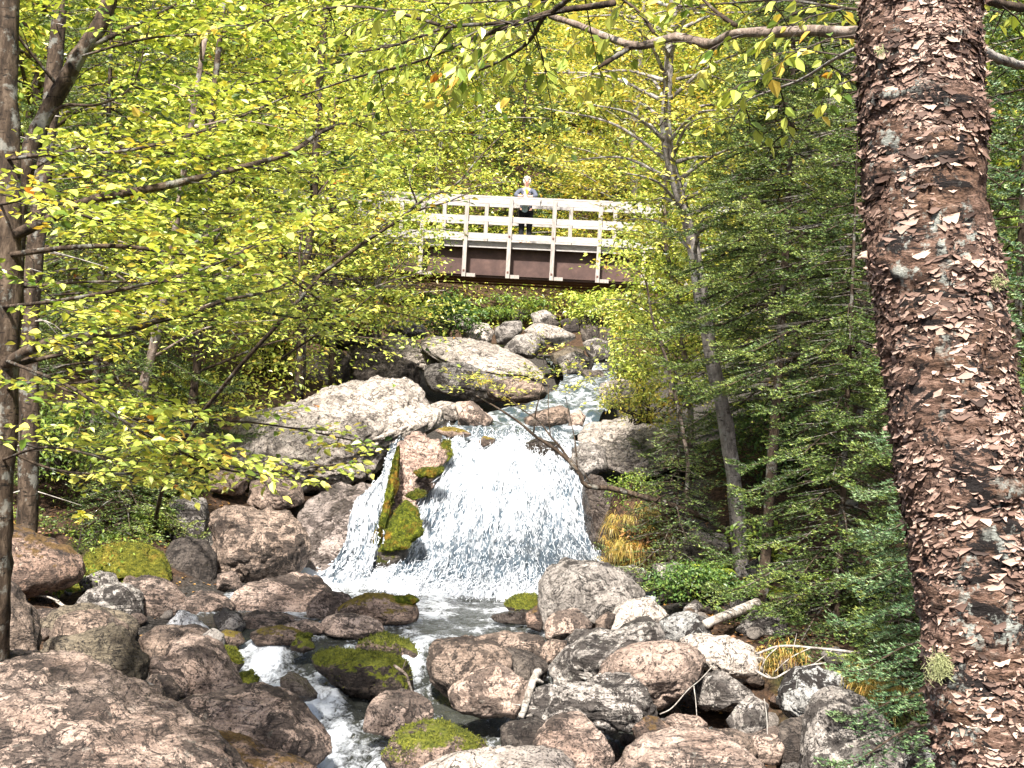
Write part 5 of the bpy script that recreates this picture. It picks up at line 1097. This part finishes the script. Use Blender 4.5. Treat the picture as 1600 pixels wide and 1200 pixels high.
for s_ in (-1, 1):
    for k in range(4):
        x0 = s_ * (.035 - .0) + s_ * (k * .002); z_ = 1.185 - k * .0; 
        yk = -.365 - k * .017
        g.tube(resample([(x0, yk, 1.185), (x0 - s_ * .045, yk - .004, 1.195), (x0 - s_ * (.075 + .006 * (1.5 - abs(k - 1.5))), yk - .006, 1.178)], 6), np.linspace(.0095, .0065, 6), 6)
    g.tube(resample([(s_ * .055, -.345, 1.195), (s_ * .03, -.325, 1.205), (s_ * .005, -.32, 1.2)], 5), [.011, .008], 6)
g.make('fingers', SK, pers)
g = Geo(); g.tube([(0, -.172, 1.572), (0, -.198, 1.545), (0, -.180, 1.535)], [.010, .016, .010], 6); g.make('nose', SK, pers)
g = Geo(); g.tube([(-.03, -.180, 1.505), (0, -.188, 1.500), (.03, -.180, 1.505)], [.004, .007, .004], 6); g.make('mouth', plain('lip_colour', (.5, .15, .13)), pers)
for s_ in (-1, 1):
    g = Geo(); g.tube([(s_ * .018, -.176, 1.575), (s_ * .040, -.170, 1.575)], [.007, .006], 6); g.make('eye', plain('eye_dark', (.05, .03, .03)), pers)
    g = Geo(); g.tube([(s_ * .072, -.10, 1.55), (s_ * .080, -.10, 1.58)], [.014, .012], 6); g.make('ear', SK, pers)
D, F = ico(4); hv = D * np.array((.092, .105, .098)); hv *= (1 + .07 * fbm(D * 3.5, 3, 4))[:, None]; c_ = np.array((0, -.085, 1.60))
cut = (D[:, 1] < -.35) & (D[:, 2] < .35); hv[cut] *= .62
low_ = (D[:, 2] < -.1) & ~cut; hv[low_] *= np.array((1.08, 1.0, 1.25)); mesh_np('hair', hv + c_, F, HR, pers)
jk = [(0, .10, .80, .165, .135), (0, .05, 1.04, .16, .125), (0, -.03, 1.25, .165, .12), (0, -.06, 1.355, .105, .085), (-.18, -.055, 1.33, .068), (-.262, -.16, 1.205, .055), (-.16, -.31, 1.18, .046), (.18, -.055, 1.33, .068), (.252, -.14, 1.205, .055), (.15, -.30, 1.18, .046)]
o = skin('jacket', jk, [(0, 1), (1, 2), (2, 3), (3, 4), (4, 5), (5, 6), (3, 7), (7, 8), (8, 9)], JK, pers)
o = skin('shirt', [(0, -.055, .92, .085, .06), (0, -.095, 1.08, .075, .06), (-.0, -.135, 1.24, .07, .05), (0, -.135, 1.345, .05, .04)], [(0, 1), (1, 2), (2, 3)], SH, pers)
o = skin('waist_cloth', [(-.02, -.075, .80, .09, .06), (-.02, -.105, .93, .085, .055), (-.01, -.13, 1.02, .06, .045)], [(0, 1), (1, 2)], BL, pers)
o = skin('chest_piece', [(-.02, -.175, 1.36, .03), (.03, -.185, 1.30, .038), (.02, -.19, 1.23, .025)], [(0, 1), (1, 2)], OR, pers)  # orange piece set on the chest, not a known garment
o = skin('trousers', [(0, .10, .88, .145, .12), (-.09, .09, .80, .105), (-.09, .06, .48, .078), (-.09, .10, .12, .062), (.09, .10, .80, .105), (.10, .10, .48, .078), (.10, .12, .12, .062)], [(0, 1), (1, 2), (2, 3), (0, 4), (4, 5), (5, 6)], TR, pers)
for s_ in (-1, 1): skin('shoe', [(s_ * .095, .14, .045, .045), (s_ * .095, .02, .04, .045), (s_ * .10, -.06, .035, .035)], [(0, 1), (1, 2)], SHO, pers, sub=1)
M_ = br.matrix_basis.copy() if False else (Matrix.Translation(Vector(bo)) @ Matrix.Rotation(math.radians(-4.5), 4, 'Z') @ Matrix.Rotation(math.radians(.6), 4, 'Y'))
pers.matrix_world = M_ @ Matrix.Translation((.30, .10, 0.0)) @ Matrix.Scale(1.06, 4)

# ------------------------------------------------------------------ bushes, ferns, grass, log, sticks
def bush(name, label, cx, cy, wpx, hpx, Y, leafm, sz, seed, n=30, per=34, cat='bush', group='bushes and low plants', depth=.8):
    rg = np.random.RandomState(seed); c = P(cx, cy, Y); s = Y / FPX; base = P(cx, cy + hpx / 2, Y)
    t = thing(name, base, label, cat, group); LV = Leaves(); W = Geo(); C = []
    for k in range(n):
        d = nrm(rg.normal(size=3)); r = rg.rand() ** .4
        p = c + RV * d[0] * r * wpx / 2 * s + FV * d[1] * r * wpx / 2 * s * depth + UV * d[2] * r * hpx / 2 * s; C.append(p)
        b0 = base + RV * rg.normal() * wpx * .08 * s; pth = resample([b0, (b0 + p) / 2 + rg.normal(size=3) * .04, p], 6); W.tube(pth, np.linspace(.010, .003, 6), 4, 0, 1, cap=False)
    rr = min(wpx, hpx) * s * .26; clumps(LV, np.array(C), per, rr, rr * .35, sz, rg, .45)
    W.make('stem', BM['twig'], t, off=base); LV.make('foliage', LM[leafm], t, False, off=base); return t
bush('bush', 'round dark green bush on the rocks under the middle of the bridge', 690, 492, 110, 75, 31, 'bush', .10, 1, 46, 40)
bush('bush', 'rusty orange and green bush left of the round dark green bush', 572, 488, 95, 80, 29, 'litter', .08, 2, 34, 26)
bush('bush', 'yellow bush at the left below the bridge', 520, 470, 90, 60, 27, 'yg', .09, 3, 30, 30)
bush('bush', 'pale green bush right of centre below the bridge', 800, 480, 130, 40, 34, 'green', .10, 4, 46, 34)
bush('bush', 'yellow-green bush among grey rocks under the right end of the bridge', 930, 478, 120, 60, 26, 'yg', .08, 5, 46, 34)
bush('bush', 'leafy shrub beside the upper rapids on the right', 985, 560, 120, 110, 22, 'yg', .07, 6, 60, 34)
bush('bush', 'shrub of small yellow leaves right of the waterfall lip', 1010, 625, 150, 70, 17.5, 'gold', .055, 7, 50, 30)
bush('bush', 'mossy yellow-green shrub above the golden grass', 985, 765, 80, 60, 15.2, 'green', .035, 8, 44, 34)
bush('bush', 'orange fern-like leaves low in the golden grass', 985, 850, 70, 40, 14.6, 'litter', .05, 28, 24, 12)
bush('bush', 'dull green plants filling the bank right of the biggest grey boulder', 1075, 905, 130, 70, 13.2, 'bush', .042, 9, 70, 36)
bush('bush', 'green plants around the bleached log', 1150, 925, 110, 50, 13.4, 'bush', .04, 10, 44, 30)
bush('bush', 'spreading low plant with broad green leaves by the leaning grey trunk', 1190, 840, 90, 60, 14.0, 'green', .07, 11, 20, 16)
bush('bush', 'low green plants beside the yellow moss bed', 165, 848, 110, 40, 14.8, 'green', .05, 12, 40, 24)
bush('bush', 'feathery green plants hanging over the square dark block', 235, 812, 90, 60, 15.0, 'green', .05, 13, 44, 28)
bush('bush', 'yellow-leaved shrub on the cliff left of the sunlit slabs', 430, 520, 150, 120, 23, 'yg', .075, 14, 70, 36)
bush('bush', 'shrub with yellow leaves in front of the pink squarish boulder', 300, 610, 180, 100, 17.5, 'yg', .062, 15, 60, 32)
bush('bush', 'green shrub at the left below the thin dark trunk', 240, 740, 150, 80, 16, 'green', .055, 16, 60, 30)
bush('bush', 'shrub behind the grey trunk at the far left', 90, 690, 190, 130, 15.5, 'green', .06, 17, 80, 32)
bush('bush', 'shrub in the shade behind the spruces on the right', 1230, 700, 200, 160, 16.5, 'bush', .06, 18, 80, 32)

# slope undergrowth: what nobody could count
LV = Leaves(); rg = np.random.RandomState(61); N = 5200
x = rg.uniform(-26, 26, N); y = rg.uniform(17, 62, N); keep = (np.abs(x) < y * .46) & ~((np.abs(x - np.interp(y, [17, 26, 34], [.2, .8, .8])) < np.interp(y, [17, 22, 26, 34, 38], [3.2, 3.0, 4.6, 4.6, 2.2])) & (y < 35.5))
x, y = x[keep], y[keep]; z = ground_z(x, y); C = np.stack([x, y, z + rg.uniform(.05, .9, len(x))], -1)
for lo_, hi_, sz in ((17, 28, .075), (28, 40, .10), (40, 70, .15)):
    k = (y >= lo_) & (y < hi_)
    if k.sum(): clumps(LV, C[k], 34, .42 if lo_ < 40 else .8, .2, sz, rg, .5)
tag(LV.make('undergrowth', LM['yg'], None, False), kind='stuff')
LV = Leaves(); N = 1500; x = np.concatenate([rg.uniform(-9, -3.6, N // 2), rg.uniform(2.3, 9, N // 2)]); y = rg.uniform(12.5, 19, N); C = np.stack([x, y, ground_z(x, y) + rg.uniform(0, .25, N)], -1)
k = (np.abs(x) < y * .42) & (np.abs(x) > .24 * y - .3); clumps(LV, C[k], 16, .16, .07, .045, rg, .5); tag(LV.make('ground_plants', LM['green'], None, False), kind='stuff')
# fallen leaves
LV = Leaves(); N = 9000; x = rg.uniform(-6, 6, N); y = rg.uniform(8, 19, N); s_ = np.abs(x - np.interp(y, [8, 11, 15, 18], [-.9, -.9, -.3, .1])); k = s_ > 2.0; x, y = x[k], y[k]
LV.add(np.stack([x, y, ground_z(x, y) + .012], -1), nrm(np.stack([rg.normal(size=len(x)), rg.normal(size=len(x)), 0 * x], -1)), nrm(np.array((0, 0, 1.0)) + rg.normal(size=(len(x), 3)) * .4), rg.uniform(.025, .06, len(x)))
tag(LV.make('leaf_litter', LM['litter'], None, False), kind='stuff')

# yellow moss bed on the left bank
def mound(name, label, poly, Y, matl, seed, thick=1.0, lean=1.2, cat='moss', group='moss beds'):
    o = rock(poly, Y, 'moss', label, group, name=name, thick=thick, lean=lean, ang=0, amp=1.6, sub=5, cat=cat); o.data.materials.clear(); o.data.materials.append(matl); return o
m = NM('yellow_moss'); v = m.coord(); n_ = m.noise(v, 16, 10, .82); n2 = m.noise(v, 3, 4, .6)
c = m.ramp(n_, [(.38, (.04, .045, .008)), (.5, (.11, .11, .015)), (.62, (.26, .24, .035))]); c = m.mix(m.step(n2, .5, .65), c, m.ramp(n_, [(.3, (.10, .06, .01)), (.7, (.36, .26, .05))])); MOSSY = m.done(c, 1.0, m.bump(n_, .05, 1.0), .1)
m = NM('green_moss'); v = m.coord(); n_ = m.noise(v, 18, 10, .82); n2 = m.noise(v, 5, 5, .65)
c = m.ramp(n_, [(.38, (.015, .022, .004)), (.5, (.06, .075, .009)), (.62, (.22, .23, .022))]); c = m.mix(m.step(n2, .52, .62), c, m.ramp(n_, [(.35, (.06, .03, .006)), (.65, (.28, .16, .025))])); MOSSG = m.done(c, 1.0, m.bump(n_, .04, 1.0), .1)
mound('moss_bed', 'yellow moss bed spread between the rusty boulder and the square dark block', [(108,925),(118,872),(150,858),(215,858),(250,872),(285,925),(262,912),(215,900),(180,912),(150,922),(118,938)], 13.6, MOSSY, 1, .7, 1.6)
# moss lodged on the rib in the fall: parts of it
rib = RO['tall pink rock rib edged with yellow moss splitting the waterfall']
def moss_patch(poly, Y, name='moss', thick=.5):
    o = rock(poly, Y, 'moss', None, None, name=name, thick=thick, lean=.9, ang=0, amp=1.8, sub=4); o.data.materials.clear(); o.data.materials.append(MOSSG)
    for k in ('category', 'group', 'label'):
        if k in o: del o[k]
    w = Vector(o.location); o.parent = rib; o.location = w - rib.location; return o
for poly, Y in [([(612,700),(622,682),(624,700),(618,760),(604,830),(592,880),(580,888),(590,840),(602,780)], 15.75), ([(645,738),(665,731),(682,732),(690,724),(696,736),(678,748),(655,746)], 16.15), ([(632,776),(650,765),(667,767),(664,777),(645,780)], 15.75),
                ([(612,800),(632,782),(652,795),(660,830),(640,848),(605,850),(600,838)], 15.25), ([(595,855),(615,838),(645,840),(640,856),(612,862)], 15.05), ([(690,690),(704,688),(706,712),(694,724),(682,712)], 16.7)]: moss_patch(poly, Y)
for lab, poly, Y in [('brown rock with ochre moss patches jutting into the pool', [(600,934),(640,930),(658,938),(640,948),(612,946)], 12.6)]:
    o = moss_patch(poly, Y, thick=.8); p = RO[lab]; w = Vector(o.location) + rib.location; o.parent = p; o.location = w - p.location

# cushions of moss standing up from the mossy stones: parts of each
LM['moss'] = leaf_mat('moss_tuft', [(.0, (.02, .028, .005)), (.4, (.07, .085, .01)), (.75, (.20, .21, .02)), (1, (.32, .28, .04))], rough=.9, trans=.15, clump=9)
def tufts(o, n, nz=.45, seed=1, thr=-.12):
    rg = np.random.RandomState(seed); me = o.data; F = len(me.polygons); c = np.zeros(F * 3, np.float32); nn = np.zeros(F * 3, np.float32); ar = np.zeros(F, np.float32)
    me.polygons.foreach_get('center', c); me.polygons.foreach_get('normal', nn); me.polygons.foreach_get('area', ar); c = c.reshape(-1, 3); nn = nn.reshape(-1, 3)
    k = (nn[:, 2] + .5 * fbm(c * 6, seed, 3) > nz) & (c[:, 2] > c[:, 2].min() * .5)
    if k.sum() < 10: return
    idx = rg.choice(np.nonzero(k)[0], n, p=ar[k] / ar[k].sum()); p = c[idx] + rg.normal(size=(n, 3)) * .006; N = nn[idx]
    d = nrm(N + rg.normal(size=(n, 3)) * .7); LV = Leaves(); LV.add(p, d, nrm(rg.normal(size=(n, 3))), rg.uniform(.008, .022, n))
    x = LV.make('moss', LM['moss'], o, False, wid=.5); x.location = (0, 0, 0)
for k_, (lb, o) in enumerate(RO.items()):
    if o['mt'] in ('moss', 'mosst', 'mossw'): tufts(o, 5200 if 'cap in mid' in lb else 2200, .50 if o['mt'] == 'moss' else .72, k_)
for k_, ch in enumerate([c for c in rib.children]): tufts(ch, 1500, -.1, 50 + k_)
for o in S.objects:
    if o.name.startswith('moss_bed'): tufts(o, 6000, .0, 90)
for o in RO.values(): del o['mt']

# golden grass hanging beside the fall
def blades(label, name, cx, cy, wpx, hpx, Y, n, seed, matl='straw', L=.35, cat='grass', up=.3, group='grass tussocks'):
    rg = np.random.RandomState(seed); base = P(cx, cy + hpx * .3, Y); t = thing(name, base, label, cat, group); s = Y / FPX
    V = []; Q = []; k_ = 5
    kc = rg.randint(0, 16, n); cc_ = rg.uniform(-.5, .5, (16, 2))
    p = P(cx, cy, Y) + RV * ((cc_[kc, 0] + rg.normal(size=n) * .035) * wpx * s)[:, None] + FV * rg.uniform(-.25, .35, n)[:, None] + UV * ((cc_[kc, 1] + rg.normal(size=n) * .04) * hpx * s)[:, None]
    az = rg.normal(size=n) * 1.2 - math.pi / 2 + rg.uniform(-1, 1, 16)[kc]; h = np.stack([np.cos(az), np.sin(az), 0 * az], -1); l = L * rg.uniform(.4, 1.1, n) * rg.uniform(.5, 1.1, 16)[kc]; side = np.stack([-np.sin(az), np.cos(az), 0 * az], -1)
    u = np.linspace(0, 1, k_)
    pts = p[:, None] + h[:, None] * (l[:, None] * u[None] * .75)[..., None] + np.array((0, 0, 1.0)) * (l[:, None] * (up * 1.6 * u - (1.0 + up) * u ** 2)[None])[..., None]
    w = .0035 * (1 - u * .9); V = np.stack([pts - side[:, None] * w[None, :, None], pts + side[:, None] * w[None, :, None]], 2).reshape(n, -1, 3)
    b = np.arange(n)[:, None] * 2 * k_ + np.arange(k_ - 1)[None] * 2; Q = np.stack([b, b + 1, b + 3, b + 2], -1).reshape(-1, 4)
    mesh_np('blades', V.reshape(-1, 3) - base, Q, LM[matl], t, smooth=False); return t
def soil(poly, Y, label, lean=.7):
    m_ = gr.data.materials[0]; o = rock(poly, Y, 'moss', label, None, name='bank', thick=.8, lean=lean, ang=.1, amp=1.5, sub=5, cat='bank'); o.data.materials.clear(); o.data.materials.append(m_); 
    for k in ('category', 'group', 'label'):
        if k in o: del o[k]
    return tag(o, kind='structure')
soil([(935,810),(955,770),(1000,750),(1060,785),(1075,860),(1010,885),(950,880)], 15.1, 'bank')
blades('golden orange grass tussock drooping beside the right edge of the waterfall', 'grass_tussock', 985, 825, 85, 70, 14.8, 1300, 1, L=.20)
blades('yellow grass tuft at the foot of the waterfall behind the biggest grey boulder', 'grass_tussock', 975, 862, 70, 40, 14.5, 800, 2, L=.25)
blades('dry grass on the bank between the birch and the domed boulder', 'grass_tussock', 1385, 1085, 110, 60, 9.6, 700, 3, L=.22, up=.9)
blades('thin yellow grass among the fallen twigs on the right bank', 'grass_tussock', 1225, 1030, 60, 30, 10.9, 240, 4, L=.2, up=1.0)
def fern(label, cx, cy, Y, n, L, seed, mat='fern'):
    rg = np.random.RandomState(seed); b = P(cx, cy, Y); t = thing('fern', b, label, 'fern', 'ferns on the right bank'); LV = Leaves(); W = Geo()
    for q in range(n):
        az = q * 2 * math.pi / n + rg.uniform(-.3, .3); h = np.array((math.cos(az), math.sin(az), 0)); l = L * rg.uniform(.7, 1.1)
        pth = resample([b, b + h * l * .35 + (0, 0, .38 * l), b + h * l * .75 + (0, 0, .42 * l), b + h * l + (0, 0, .25 * l)], 22); W.tube(pth, np.linspace(.003, .001, 22), 3, cap=False)
        T_ = nrm(np.gradient(pth, axis=0)); sd_ = nrm(np.cross(T_, (0, 0, 1.0)))
        for s_ in (-1, 1):
            u = np.linspace(0, 1, 22); ln = l * .20 * np.sin(np.pi * (.12 + .86 * u)) + .01
            LV.add(pth[3:], nrm(sd_[3:] * s_ + T_[3:] * .35), np.array((0, 0, 1.0)) + rg.normal(size=(19, 3)) * .15, ln[3:])
    W.make('stalks', BM['twig'], t, off=b); LV.make('fronds', LM[mat], t, True, wid=.26, off=b); return t
for k, (lb, cx, cy, Y, n, L) in enumerate([('yellow-green fern above the dark boulder on the right bank', 1300, 930, 12.6, 9, .42), ('fern left of the dark boulder on the right bank', 1240, 945, 12.7, 8, .34), ('fern reaching over the right side of the dark boulder', 1345, 935, 12.4, 9, .40),
        ('yellowing fern by the foot of the low bushy spruce', 1380, 1000, 10.6, 7, .30), ('broad fern in the plants right of the biggest grey boulder', 1110, 905, 13.6, 8, .30), ('fern at the foot of the leaning grey trunk', 1205, 870, 14.2, 8, .34)]): fern(lb, cx, cy, Y, n, L, 80 + k)

# bleached log, driftwood and sticks
def stick(name, label, paths, mat, cat, sides=8, bump=.15, group='dead wood among the rocks'):
    p0 = P(*paths[0][0][0]); g = Geo()
    for pts, r0, r1 in paths: g.tube(pxpath(pts, 24), np.linspace(r0, r1, 24), sides, bump, 4)
    o = g.make(name, BM[mat], None, off=p0); o.location = p0; return tag(o, label, cat, group)
stick('log', 'bleached barkless log slanting out of the plants between the boulders on the right', [([(1102,976,11.7),(1130,964,11.9),(1160,952,12.1),(1182,943,12.3)], .040, .048)], 'log', 'log', 14, .1)
stick('driftwood', 'weathered splintered piece of wood standing between two boulders in the centre', [([(814,1122,9.7),(824,1092,9.8),(832,1066,9.95),(842,1048,10.1)], .022, .030), ([(836,1062,9.95),(848,1066,10.0)], .018, .010), ([(813,1102,9.7),(800,1100,9.7)], .006, .003)], 'dead', 'driftwood', 8, .3)
stick('stick', 'crooked reddish stick leaning on the mossy capped boulder', [([(616,1040,10.6),(626,1047,10.55),(636,1056,10.5),(640,1070,10.4),(646,1086,10.35)], .012, .009), ([(628,1048,10.55),(634,1032,10.6)], .006, .003)], 'tan', 'stick', 6, .2)
stick('stick', 'thin pale forked twig lying over the hollow below the tilted tan boulder', [([(1031,1116,9.8),(1050,1106,9.85),(1075,1078,9.95),(1094,1062,10.0),(1116,1038,10.1)], .005, .003), ([(1084,1072,9.97),(1087,1095,9.9),(1089,1122,9.8)], .004, .002)], 'dead', 'stick', 5, .1)
stick('stick', 'short straight twig standing in front of the pale-topped block', [([(1194,1092,9.2),(1198,1120,9.15),(1199,1153,9.1)], .004, .003)], 'dead', 'stick', 5, .1)
stick('fallen_branch', 'long bare fallen branch with side twigs on the brown needles of the right bank', [([(1183,1022,10.9),(1217,1010,10.9),(1267,1012,10.8),(1337,1020,10.6),(1380,1028,10.5)], .010, .012), ([(1217,1010,10.9),(1200,1025,10.8),(1188,1045,10.7)], .005, .002), ([(1267,1012,10.8),(1235,1028,10.7),(1210,1050,10.6)], .006, .003), ([(1300,1016,10.7),(1275,1035,10.6),(1262,1045,10.6)], .004, .002), ([(1240,1011,10.9),(1245,990,10.95)], .004, .002)], 'dead', 'branch', 6, .2)
stick('fallen_branch', 'bent dead branch lying lower on the right bank above the spotted boulder', [([(1180,1048,10.5),(1207,1060,10.35),(1233,1048,10.4),(1263,1040,10.4),(1290,1036,10.4)], .009, .007), ([(1207,1060,10.35),(1196,1052,10.4)], .005, .003)], 'dead', 'branch', 6, .2)
stick('stick', 'pale stick beside the rusty boulder on the left bank', [([(54,930,12.4),(75,933,12.3),(92,940,12.2)], .010, .008)], 'dead', 'stick', 6, .2)
stick('stick', 'stout pale stick pointing down from the yellow moss bed', [([(84,935,12.5),(95,944,12.3),(108,952,12.2)], .020, .012)], 'log', 'stick', 6, .2)
# seedling with orange leaves on the moss bed
sd_ = thing('seedling', P(120, 868, 12.9), 'thin upright seedling with orange leaves beside the rusty boulder', 'plant', 'bushes and low plants')
g = Geo(); o_ = P(120, 868, 12.9); g.tube(pxpath([(120, 868, 12.9), (126, 835, 12.9), (130, 806, 12.9)], 10), np.linspace(.006, .003, 10), 5); g.make('stem', BM['twig'], sd_, off=o_)
LV = Leaves(); rg = np.random.RandomState(9); c_ = P(130, 805, 12.9); n = 12; LV.add(c_ + rg.normal(size=(n, 3)) * .02, nrm(rg.normal(size=(n, 3)) * (1, .6, .3)), np.array((0, 0, 1.0)) + rg.normal(size=(n, 3)) * .5, rg.uniform(.07, .11, n)); LV.make('foliage', LM['gold'], sd_, True, off=o_)
